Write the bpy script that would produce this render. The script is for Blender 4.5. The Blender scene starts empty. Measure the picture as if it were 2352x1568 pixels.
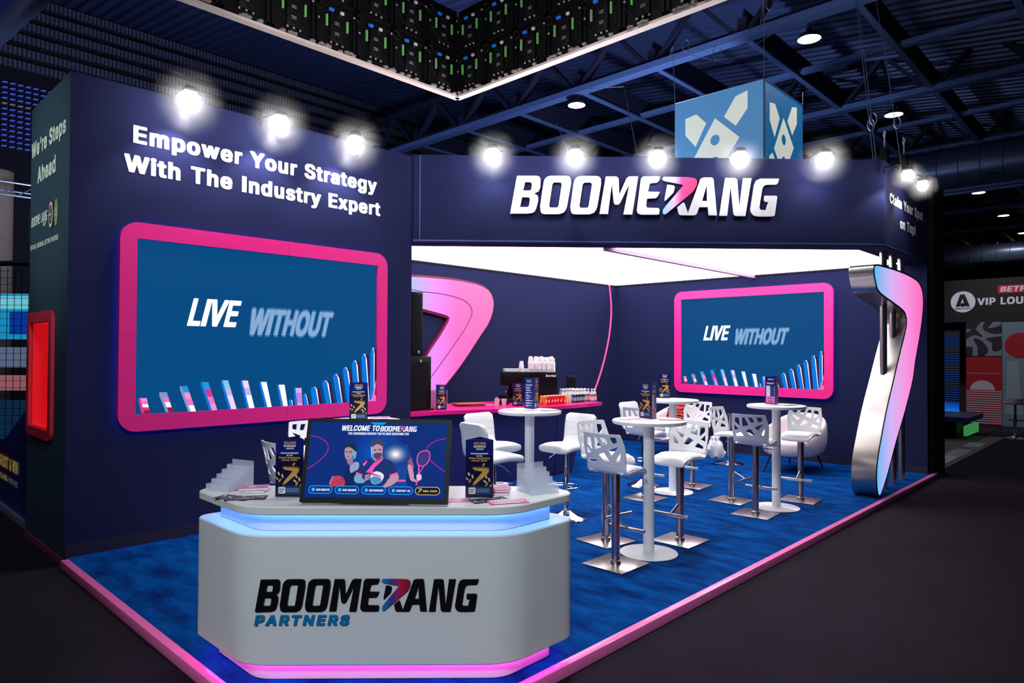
import bpy, bmesh, math, random, json
from mathutils import Vector, Matrix
from mathutils.geometry import tessellate_polygon
random.seed(7)
scene = bpy.context.scene
COL = scene.collection
PI = math.pi

def S(r, g, b):
    f = lambda c: (c/255/12.92) if c/255 <= .04045 else ((c/255+.055)/1.055)**2.4
    return (f(r), f(g), f(b), 1.0)

# ---------------------------------------------------------------- camera, world, exposure
YAW, PITCH, ROLL = (math.radians(a) for a in (43.7538, 0.8671, 0.3093))
fwd = Vector((math.cos(YAW)*math.cos(PITCH), math.sin(YAW)*math.cos(PITCH), math.sin(PITCH)))
rgt = Vector((math.sin(YAW), -math.cos(YAW), 0.0))
upv = rgt.cross(fwd)
rgt, upv = math.cos(ROLL)*rgt+math.sin(ROLL)*upv, -math.sin(ROLL)*rgt+math.cos(ROLL)*upv
cam = bpy.data.cameras.new('camera')
cam.sensor_width = 36.0
cam.lens = 36.0*1568.265/2352.0
cam.clip_end = 300
cam_ob = bpy.data.objects.new('camera', cam)
M = Matrix((rgt, upv, -fwd)).transposed().to_4x4()
M.translation = Vector((0, 0, 1.7))
cam_ob.matrix_world = M
COL.objects.link(cam_ob)
scene.camera = cam_ob
vs = scene.view_settings
vs.view_transform = 'Standard'
vs.look = 'None'
vs.gamma = 1.0
vs.use_curve_mapping = False
vs.exposure = 0.0
world = bpy.data.worlds.new('world')
scene.world = world
world.use_nodes = True
world.node_tree.nodes['Background'].inputs['Color'].default_value = (0.35, 0.45, 1.0, 1)
world.node_tree.nodes['Background'].inputs['Strength'].default_value = 0.03

def lamp(name, kind, loc, energy, color=(1, 1, 1), aim=None, **kw):
    l = bpy.data.lights.new(name, kind)
    l.energy = energy
    l.color = color
    for k, v in kw.items():
        setattr(l, k, v)
    o = bpy.data.objects.new(name, l)
    o.location = loc
    if aim is not None:
        o.rotation_euler = (Vector(aim)-Vector(loc)).to_track_quat('-Z', 'Y').to_euler()
    COL.objects.link(o)
    return o
# unseen fill spots over the aisle, above and behind the camera, added for frontal light
HALL_FILL_W = 170
for hx, hy in ((-4.5, 5.7), (-4.5, -1.0), (1.8, -7.0), (-4.5, 12.0), (1.8, -1.0)):
    lamp('hall_fill_light', 'SPOT', (hx, hy, 9.0), HALL_FILL_W, (1.0, .97, .93), aim=(hx+.6, hy+.6, 0), spot_size=2.6, spot_blend=.5, shadow_soft_size=.5)
# unseen fill spot, added in place of nearby stands' light on the welcome counter
lamp('counter_fill_light', 'SPOT', (-3.2, -1.6, 5.5), 1350, (.82, .94, 1.0), aim=(2.5, 2.6, .4), spot_size=.68, spot_blend=.7, shadow_soft_size=.6)

lamp('tower_fill_light', 'SPOT', (.2, -3.0, 6.0), 1500, (1.0, .96, 1.0), aim=(3.0, 6.5, 1.9), spot_size=.48, spot_blend=.7, shadow_soft_size=.5)  # unseen fill added to brighten the tower front
lamp('booth_fill_light', 'SPOT', (16.6, 3.0, 6.0), 420, (1.0, .97, .97), aim=(20.6, 3.0, 1.4), spot_size=.9, spot_blend=.6, shadow_soft_size=.3)  # unseen spot added to light the lounge booth panels
lamp('side_fill_light', 'SPOT', (-4.0, 8.6, 5.5), 900, (.86, 1.0, .96), aim=(1.5, 7.2, 3.2), spot_size=.42, spot_blend=.8, shadow_soft_size=.4)  # unseen fill added for the dark tower side
# unseen overhead spot, inferred from the bright tops at the open corner
lamp('overhead_spot_light', 'SPOT', (4.6, 3.9, 8.4), 1800, (1.0, .98, .99), aim=(5.0, 4.0, 0), spot_size=.95, spot_blend=.8, shadow_soft_size=.35)
# unseen blue-white uplights added to brighten the roof and louvres
lamp('roof_fill_light', 'SPOT', (13.0, 9.5, 4.4), 1250, (.6, .72, 1.0), aim=(14.5, 9.0, 11), spot_size=2.7, spot_blend=.7, shadow_soft_size=.5)
lamp('roof_fill_light', 'SPOT', (5.5, 14.5, 3.5), 1400, (.55, .65, 1.0), aim=(9.5, 23, 11), spot_size=2.4, spot_blend=.7, shadow_soft_size=.5)
# unseen spot added to light the bottom edge of the hanging ring
lamp('ring_fill_light', 'SPOT', (3.4, 4.4, 4.3), 130, (1, .94, .92), aim=(5.4, 6.6, 5.2), spot_size=1.9, spot_blend=.5, shadow_soft_size=.15)

# ---------------------------------------------------------------- data
GLYPH = json.loads('''{"A":[540,[[-22,-20,3,-25,123,-22,172,113,183,118,303,117,356,-22,476,-25,502,-20,505,13,497,40,321,520,310,533,176,535,159,527,-25,20],[216,225,236,297,265,227]]],"B":[516,[[21,-20,47,-25,307,-25,380,-7,412,13,432,33,451,67,459,93,459,180,441,227,403,267,428,300,438,327,439,413,419,467,379,507,333,527,280,535,40,535,19,527],[167,85,167,202,253,201,281,187,304,160,311,140,307,123,280,95,233,83],[167,313,166,427,240,424,275,407,291,380,291,367,267,329,227,312]]],"C":[570,[[184,-27,220,-32,314,-32,374,-20,407,-7,446,20,472,47,501,93,516,147,515,173,507,183,374,183,348,133,327,109,294,88,267,82,220,100,194,122,168,160,153,200,146,267,161,333,194,388,247,422,274,426,318,407,347,377,374,326,494,325,514,332,515,367,509,393,479,453,432,500,380,527,340,537,287,542,227,541,154,527,85,487,49,447,19,393,-2,300,-2,213,6,160,23,107,55,53,94,15,140,-12]]],"D":[562,[[21,-20,53,-25,267,-25,307,-21,340,-13,387,7,432,40,453,65,484,120,498,167,502,200,502,313,488,380,467,425,436,467,412,487,367,513,300,531,47,535,20,528],[167,85,166,427,227,424,280,407,308,387,324,367,344,327,354,287,354,227,337,167,307,122,280,103,247,90,200,82]]],"E":[479,[[21,-20,60,-25,393,-25,416,-20,419,67,410,80,173,82,166,87,167,202,387,206,398,213,399,233,399,300,387,311,166,313,166,427,407,430,415,440,416,453,416,520,407,533,47,535,20,528]]],"F":[470,[[21,-20,60,-25,147,-25,162,-20,167,194,367,195,386,200,389,287,380,300,167,305,166,427,407,432,412,453,412,520,407,531,47,535,20,528]]],"G":[580,[[184,-27,220,-32,327,-31,407,-8,447,18,476,47,508,107,519,153,519,260,518,273,507,281,247,278,241,267,245,180,260,175,368,173,358,147,334,113,300,91,274,82,240,90,202,113,179,140,153,200,146,267,161,333,192,387,220,410,247,422,267,428,280,424,325,400,374,326,494,325,514,332,512,387,479,453,434,498,380,527,307,541,234,542,147,525,91,493,58,460,28,413,12,373,-2,300,-2,207,5,160,23,107,55,53,95,13,134,-10]]],"H":[577,[[21,-20,60,-25,147,-25,162,-20,166,207,173,208,350,207,355,-20,393,-25,480,-25,496,-20,499,513,493,531,373,535,353,528,351,320,340,315,167,318,164,527,156,533,133,535,40,535,20,528]]],"I":[258,[[20,-25,186,-25,186,535,20,535]]],"J":[456,[[106,-27,160,-32,263,-27,329,7,364,53,379,113,379,520,369,533,253,535,232,527,231,160,221,113,206,93,180,82,152,107,142,133,138,187,133,195,13,198,-7,191,-9,107,9,47,41,7]]],"K":[527,[[21,-20,60,-25,147,-25,162,-20,166,147,193,175,333,-22,460,-25,486,-20,489,13,484,27,299,287,480,479,489,493,487,528,460,535,327,531,167,359,164,527,156,533,133,535,40,535,20,528]]],"L":[453,[[21,-20,47,-25,373,-25,393,-23,402,-13,402,67,393,80,173,82,166,87,166,520,153,534,40,535,19,527]]],"M":[688,[[21,-20,60,-25,147,-25,162,-20,167,177,248,-20,273,-25,380,-22,460,177,465,-20,507,-25,587,-25,606,-20,607,528,587,535,467,535,447,534,435,527,313,218,192,527,180,534,160,535,40,535,20,528]]],"N":[583,[[21,-20,60,-25,147,-25,162,-20,167,262,348,-20,387,-25,487,-25,502,-20,506,513,500,531,380,535,359,527,358,260,353,251,173,531,47,535,20,528]]],"O":[593,[[184,-27,220,-32,320,-32,394,-12,440,15,479,53,518,127,536,220,536,293,521,373,498,427,469,467,434,498,380,527,340,537,280,542,227,541,154,527,85,487,49,447,19,393,5,347,-2,293,-2,207,15,127,55,53,88,20,140,-12],[254,84,202,113,179,140,153,200,146,267,156,320,183,373,199,393,227,413,267,428,307,413,335,393,351,373,378,320,388,240,374,180,345,127,314,100,287,87,267,81]]],"P":[505,[[21,-20,60,-25,147,-25,162,-20,167,161,293,162,333,169,387,195,419,227,438,260,449,300,452,360,449,400,429,453,416,473,380,505,330,527,273,535,40,535,19,527],[167,272,166,427,233,424,253,418,280,401,301,353,297,327,284,300,267,283,240,272]]],"Q":[593,[[361,-68,380,-73,487,-73,500,-71,509,-61,508,-28,465,32,514,114,532,186,536,292,529,346,515,392,476,459,432,499,383,526,327,540,294,541,214,541,151,526,101,499,58,459,27,410,12,372,-2,299,-2,212,16,126,38,79,61,46,120,-3,194,-29,234,-33,327,-30],[227,96,196,119,160,177,149,219,146,266,156,319,180,369,220,409,267,428,314,409,354,369,378,319,388,246,378,192,367,163,340,183,227,184,208,179,206,139,235,99,234,92]]],"R":[509,[[21,-20,60,-25,147,-25,162,-20,166,167,173,171,212,167,315,-20,353,-25,447,-25,466,-20,468,20,374,193,429,247,448,293,452,320,452,380,445,420,428,460,399,493,353,520,273,535,40,535,20,528],[167,285,166,427,233,424,260,417,280,402,295,380,301,353,296,327,280,302,233,283]]],"S":[507,[[135,-29,172,-34,272,-34,338,-22,390,4,424,38,439,64,450,104,450,171,442,204,427,231,400,258,358,283,198,335,174,351,161,371,162,384,178,409,225,430,269,411,283,398,294,364,305,355,418,353,440,358,443,404,429,451,385,503,338,528,285,540,172,540,138,534,105,523,65,500,36,471,21,444,10,404,9,344,17,311,43,271,78,244,118,224,252,184,286,164,300,144,296,124,278,100,225,77,174,98,161,111,145,156,138,161,25,163,-1,158,-4,118,0,91,29,31,68,-2]]],"T":[509,[[153,-20,192,-25,278,-25,294,-20,297,427,438,428,457,433,461,520,452,533,18,535,-2,533,-9,527,-7,433,12,428,148,427]]],"U":[577,[[173,-28,207,-33,307,-33,370,-22,433,14,473,61,491,98,499,138,499,512,493,530,373,534,352,525,348,165,331,125,315,105,260,80,233,87,200,107,186,125,169,165,164,525,153,533,120,534,33,533,19,525,18,145,26,98,45,58,80,16,127,-13]]],"V":[540,[[164,-20,203,-25,303,-25,318,-20,504,487,505,520,496,533,370,535,352,527,243,211,236,220,125,527,116,533,83,535,-10,535,-25,527,-25,487]]],"W":[746,[[114,-20,136,-25,243,-25,270,-19,343,242,416,-19,443,-25,550,-25,569,-20,707,473,712,493,710,528,696,535,670,535,583,535,563,528,504,300,490,265,424,520,413,533,283,535,265,527,196,270,189,273,123,528,110,535,83,535,-4,535,-24,528,-26,493,-18,460]]],"X":[534,[[-21,-20,18,-25,111,-25,130,-20,238,129,345,-22,465,-25,494,-20,497,13,492,27,332,260,332,267,486,487,485,528,465,535,338,531,238,391,138,533,-9,531,-14,520,-11,487,146,260,-23,20]]],"Y":[532,[[164,-20,203,-25,290,-25,305,-20,309,187,496,489,499,520,490,533,343,531,236,359,142,513,123,533,-4,535,-25,527,-25,493,-19,480,159,193]]],"Z":[498,[[1,-20,40,-25,414,-25,439,-20,442,67,434,80,207,82,193,87,434,435,439,460,439,520,434,531,407,535,27,535,0,528,-2,447,7,430,248,427,5,73,-2,53]]],"a":[449,[[84,-29,117,-34,204,-34,250,-24,364,-23,378,-15,379,285,365,338,346,365,320,385,290,399,244,409,124,406,84,395,50,376,28,358,9,331,-1,311,-1,278,4,270,34,258,64,250,130,249,163,285,190,301,215,291,231,265,217,255,124,242,57,225,32,211,-2,171,-12,131,-11,71,-4,45,10,19,37,-7],[164,77,149,85,137,103,144,119,170,135,232,145,217,104,184,78]]],"b":[484,[[156,-28,193,-33,299,-29,349,-8,381,18,408,58,428,118,432,232,427,265,408,318,391,345,339,390,273,410,193,410,159,405,155,412,155,518,146,532,19,532,12,525,10,512,11,-15,26,-26],[219,77,199,87,174,118,155,185,162,232,177,265,199,290,219,300,247,285,264,265,280,225,284,192,280,152,264,112,247,92]]],"c":[456,[[131,-28,161,-33,254,-33,307,-22,353,5,380,32,398,65,403,112,396,125,387,129,341,140,271,138,234,91,207,76,187,85,167,105,143,158,140,198,147,234,167,273,201,298,214,298,234,286,267,238,334,237,401,257,403,298,392,325,353,372,321,392,247,410,134,405,107,397,61,370,27,333,14,310,0,272,-8,225,-8,145,3,92,35,32,62,5,87,-12]]],"d":[484,[[121,-28,154,-33,241,-33,281,-25,387,-27,410,-22,413,512,412,525,404,532,274,530,269,518,267,405,174,410,125,405,87,392,61,374,20,325,-1,272,-8,232,-8,145,-1,105,14,63,39,25,75,-8],[207,77,187,85,166,105,152,132,140,172,140,205,154,254,174,282,201,298,221,293,248,265,268,205,268,172,254,123,234,94]]],"e":[464,[[131,-28,167,-33,261,-33,314,-22,370,12,405,65,406,105,387,118,341,130,274,129,265,125,244,92,227,80,207,76,167,101,147,138,161,143,394,143,412,152,413,245,399,298,370,352,317,392,247,410,134,406,94,392,62,372,37,345,14,310,0,272,-8,225,-8,145,3,92,35,32,62,5,87,-12],[154,249,163,272,201,300,227,290,245,272,255,252,241,247]]],"f":[314,[[41,-20,60,-25,166,-25,180,-22,185,-13,185,300,260,304,268,313,269,327,265,400,246,405,186,406,185,420,200,443,260,446,271,453,285,507,285,533,273,547,233,555,146,555,93,540,60,512,46,491,38,460,36,407,-20,405,-34,398,-32,307,36,300]]],"g":[485,[[121,-171,161,-176,254,-176,301,-168,366,-137,401,-92,413,-57,416,-17,416,389,407,403,134,407,94,395,55,369,15,316,0,276,-8,236,-8,149,-1,109,21,58,42,29,67,8,105,-11,65,-17,14,-46,9,-57,10,-91,49,-137,94,-162],[194,-65,166,-51,147,-21,261,-17,259,-37,241,-55,214,-68],[194,93,170,109,147,147,140,176,140,209,163,269,181,287,207,299,235,283,257,249,268,209,268,176,260,143,245,116,214,91]]],"h":[470,[[14,-20,53,-25,133,-25,151,-20,158,240,179,281,206,298,237,280,254,233,257,-20,279,-25,379,-25,393,-22,398,-13,398,287,385,333,358,373,313,401,279,408,156,407,155,520,146,533,33,535,12,527]]],"i":[227,[[13,-20,35,-25,135,-25,148,-23,156,-13,157,387,148,403,28,405,15,402,9,393],[38,420,121,418,153,433,166,453,166,513,160,527,145,540,121,548,48,548,23,540,4,520,-1,507,-1,460,8,441]]],"j":[227,[[-49,-163,-10,-168,77,-163,116,-143,136,-123,151,-89,156,-63,156,384,154,397,146,404,30,406,13,397,11,-23,-5,-56,-43,-63,-51,-69],[27,424,43,419,117,419,143,426,162,444,169,464,169,504,157,529,143,541,117,549,50,549,18,537,-2,504,-2,464,5,444]]],"k":[441,[[14,-20,53,-25,133,-25,151,-20,159,99,259,-23,386,-25,408,-20,408,27,260,213,399,359,398,400,379,405,253,404,159,312,155,320,154,527,146,533,126,535,33,535,13,528]]],"l":[249,[[70,-22,99,-28,186,-27,213,-22,221,-9,221,31,210,71,199,78,166,80,155,104,155,518,153,526,139,532,26,532,13,526,10,518,11,51,26,10,44,-9]]],"m":[670,[[14,-20,33,-25,126,-25,153,-18,155,227,168,273,199,299,217,287,230,260,233,-18,259,-25,359,-25,375,-20,378,247,392,280,419,299,444,280,453,253,457,-20,479,-25,593,-22,598,-7,598,293,594,320,575,360,539,392,479,412,393,411,366,407,326,388,286,407,253,412,179,412,146,404,33,405,14,400]]],"n":[470,[[14,-20,53,-25,133,-25,151,-20,158,240,179,281,206,298,237,280,254,233,257,-20,299,-25,379,-25,395,-20,398,287,385,333,353,378,319,399,279,408,179,408,153,403,33,405,14,400]]],"o":[475,[[131,-28,161,-33,254,-33,307,-22,353,5,380,32,407,81,423,145,423,232,412,285,374,351,343,378,314,395,247,410,167,410,121,402,61,370,27,333,14,310,0,272,-8,225,-8,145,3,92,35,32,62,5,87,-12],[207,76,187,85,167,105,147,145,140,178,144,218,158,258,180,285,207,301,235,285,257,258,272,218,275,185,262,125,234,91]]],"p":[484,[[14,-163,33,-168,146,-166,154,-156,157,-29,213,-35,299,-29,336,-16,359,-1,400,44,417,77,431,137,431,244,420,291,401,331,368,371,339,391,306,404,273,409,33,406,12,397],[206,83,188,97,166,135,155,197,172,257,191,284,219,300,246,285,268,257,283,211,284,171,270,124,257,104,226,79]]],"q":[484,[[272,-163,294,-168,394,-168,407,-164,413,-156,412,397,394,406,274,403,234,409,147,409,107,400,65,377,32,344,7,297,-8,231,-8,151,-1,104,14,62,39,24,74,-7,101,-21,161,-34,268,-29],[194,81,167,103,152,131,140,177,140,204,160,264,176,284,207,299,227,288,252,257,265,224,268,177,262,144,242,104,207,77]]],"r":[319,[[14,-20,53,-25,133,-25,151,-20,155,220,162,253,179,280,199,293,273,299,283,307,285,393,279,405,173,409,146,404,33,405,14,400]]],"s":[425,[[102,-28,136,-33,222,-33,276,-25,302,-15,341,12,366,52,374,85,374,132,364,165,348,192,302,222,172,258,155,278,162,290,189,302,209,290,227,258,236,254,309,254,362,267,368,278,367,305,350,345,321,378,289,397,229,410,116,406,89,398,49,377,13,332,3,292,4,252,11,218,33,185,82,155,195,125,221,105,207,85,182,74,156,87,134,125,122,130,56,130,-4,113,-6,72,20,18,62,-15]]],"t":[287,[[97,-24,126,-29,220,-29,243,-24,255,-11,255,23,244,69,233,77,180,79,169,103,169,296,233,302,244,309,245,389,233,403,169,409,169,483,160,496,40,497,26,491,24,483,24,409,-27,403,-34,396,-36,316,-27,303,24,296,25,49,44,9,66,-11]]],"u":[470,[[110,-25,139,-30,226,-30,266,-22,373,-24,395,-18,398,382,393,400,279,403,255,395,253,148,233,100,199,80,172,102,155,155,154,395,146,402,113,404,26,403,12,395,10,108,15,75,24,48,44,15,73,-10]]],"v":[449,[[122,-20,164,-25,251,-25,266,-20,408,347,413,367,410,400,371,405,284,405,265,400,197,216,190,220,123,400,84,405,-3,405,-21,400,-24,360]]],"w":[627,[[97,-20,136,-25,223,-25,238,-20,283,129,330,-20,369,-25,449,-25,468,-20,587,360,585,400,543,405,456,405,440,400,396,258,355,400,336,405,223,404,208,393,169,251,125,400,83,405,3,405,-16,400,-19,360]]],"x":[439,[[-18,-20,7,-25,127,-23,187,64,247,-22,367,-25,396,-20,398,20,280,193,388,353,393,367,390,400,367,405,247,403,199,333,187,325,134,403,14,405,-8,400,-8,353,100,193,-20,20]]],"y":[449,[[17,-165,51,-170,144,-169,184,-155,220,-125,248,-72,412,355,413,388,404,402,284,403,264,396,197,217,191,217,124,397,104,403,4,404,-16,402,-24,395,-20,348,113,-5,96,-45,84,-58,22,-65,5,-125,6,-152]]],"z":[440,[[3,-20,42,-25,355,-25,377,-20,381,67,375,78,215,82,203,87,370,307,370,400,328,405,35,405,10,400,6,313,15,300,168,298,177,293,6,73,-1,53]]],"0":[513,[[152,-27,181,-32,274,-32,328,-19,360,0,393,33,420,80,432,113,447,200,446,320,433,393,390,480,353,513,311,533,261,542,188,541,121,525,81,498,59,473,35,433,20,393,6,307,5,207,23,107,39,67,66,27,114,-13],[221,82,197,100,167,153,154,213,153,293,160,333,185,393,201,413,228,428,259,407,282,367,295,320,302,247,295,187,277,133,249,93,234,83]]],"1":[513,[[38,-20,63,-25,403,-25,430,-18,429,73,410,78,320,80,319,520,310,533,163,533,48,447,44,353,50,338,116,335,171,367,171,80,56,78,38,73]]],"2":[513,[[25,-20,64,-25,404,-25,429,-20,433,67,424,80,251,82,236,87,363,220,393,260,418,313,423,340,419,427,401,467,357,511,291,538,184,541,141,533,104,519,85,507,48,467,25,407,25,353,34,340,160,340,168,347,183,400,203,420,224,430,262,407,276,373,263,333,235,293,23,67]]],"3":[513,[[137,-27,170,-32,264,-32,324,-20,383,13,403,33,423,67,436,113,436,167,418,233,399,260,370,285,337,303,301,313,412,440,416,520,407,533,57,535,37,533,29,527,29,440,37,430,212,427,118,320,118,227,137,221,197,221,230,213,268,187,285,153,275,113,250,90,217,78,172,100,144,156,30,158,5,153,2,107,9,73,24,45,70,0]]],"4":[513,[[244,-20,266,-25,380,-22,385,-7,385,80,440,82,455,93,454,180,440,188,393,189,385,193,384,333,366,342,280,342,267,347,351,487,351,527,340,534,226,535,206,528,-2,173,-2,93,6,84,241,80],[180,191,240,297,241,193,233,189]]],"5":[513,[[143,-27,180,-32,266,-32,320,-20,373,11,395,33,419,73,432,120,432,207,419,253,386,305,346,337,306,353,185,360,193,427,386,428,405,433,409,520,400,533,80,535,56,527,25,273,28,233,80,222,153,222,200,243,220,246,260,221,277,193,284,167,281,140,267,113,246,92,220,80,185,100,169,127,164,147,156,153,40,155,20,148,18,100,42,40,80,2]]],"6":[513,[[150,-27,184,-32,270,-32,324,-20,369,7,396,33,419,73,429,107,432,180,424,227,411,260,379,300,350,320,317,333,260,340,361,487,362,520,353,533,230,535,211,527,78,333,36,253,21,193,21,127,32,80,48,47,75,13,113,-13],[217,83,197,95,183,113,169,147,169,167,186,207,204,224,224,234,261,213,274,193,284,153,264,105,230,80]]],"7":[513,[[60,-20,82,-25,182,-25,202,-22,210,-13,433,433,434,520,429,531,49,535,29,533,21,527,20,440,29,430,260,427,60,27]]],"8":[513,[[142,-27,179,-32,272,-32,335,-20,394,13,423,47,436,73,444,113,440,187,417,233,385,267,414,313,424,347,420,433,399,475,367,507,312,533,265,541,192,542,119,527,79,502,56,480,34,440,30,420,30,340,39,311,66,267,34,233,18,200,10,167,10,100,30,47,60,13,99,-12],[219,79,179,100,165,118,160,140,180,180,225,206,252,196,279,174,293,133,279,107,265,93,236,80],[212,325,188,347,178,380,194,413,215,427,232,429,263,407,276,373,252,333,225,320]]],"9":[513,[[91,-20,130,-25,224,-25,239,-20,381,187,412,247,432,327,425,413,409,453,390,481,372,500,337,523,264,542,190,542,141,533,88,507,55,473,33,433,21,387,21,320,39,253,51,233,104,189,150,173,191,167,89,20],[217,277,184,307,172,333,169,360,186,400,224,429,250,418,264,404,279,373,284,347,264,299,230,275]]],"&":[508,[[114,-27,147,-32,247,-32,314,-14,341,-25,454,-25,474,-22,479,-13,478,20,423,87,449,173,447,241,427,248,327,248,314,247,301,235,280,260,306,280,348,327,366,373,366,427,359,460,340,493,307,520,274,533,247,538,161,538,114,530,82,513,55,487,37,447,32,413,36,353,48,320,74,280,22,233,2,200,-8,167,-8,100,3,60,19,33,61,-5],[187,77,167,89,143,120,143,140,161,168,169,167,229,93,201,77],[194,371,182,400,201,427,217,407,213,393]]],"\'":[266,[[38,298,77,292,150,293,166,298,173,318,179,498,178,524,170,531,50,533,29,524,31,371]]],"!":[256,[[43,-24,66,-30,132,-30,164,-18,184,16,184,69,179,84,159,102,139,110,52,110,27,96,11,69,10,16,19,-3],[36,136,152,134,170,142,175,516,166,532,39,534,26,530,20,522,23,156,27,142]]],"+":[513,[[159,14,181,9,288,11,297,27,297,141,308,145,415,146,432,154,430,247,415,252,298,254,297,374,288,387,161,386,156,374,156,254,35,252,20,241,19,161,28,147,148,145,156,141]]],".":[248,[[40,-24,63,-30,130,-30,162,-18,182,16,182,69,176,84,156,104,136,111,56,111,30,100,17,89,9,69,8,16,16,-3]]],":":[248,[[40,-24,63,-30,130,-30,162,-18,182,16,182,69,176,84,156,104,136,111,56,111,30,100,17,89,9,69,8,16,16,-3],[47,249,143,248,172,269,182,289,182,342,162,376,130,387,56,387,36,379,17,362,8,342,8,289,17,269]]],"-":[513,[[75,168,101,162,367,164,379,174,378,261,354,270,81,268,72,254]]]}''')
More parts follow.
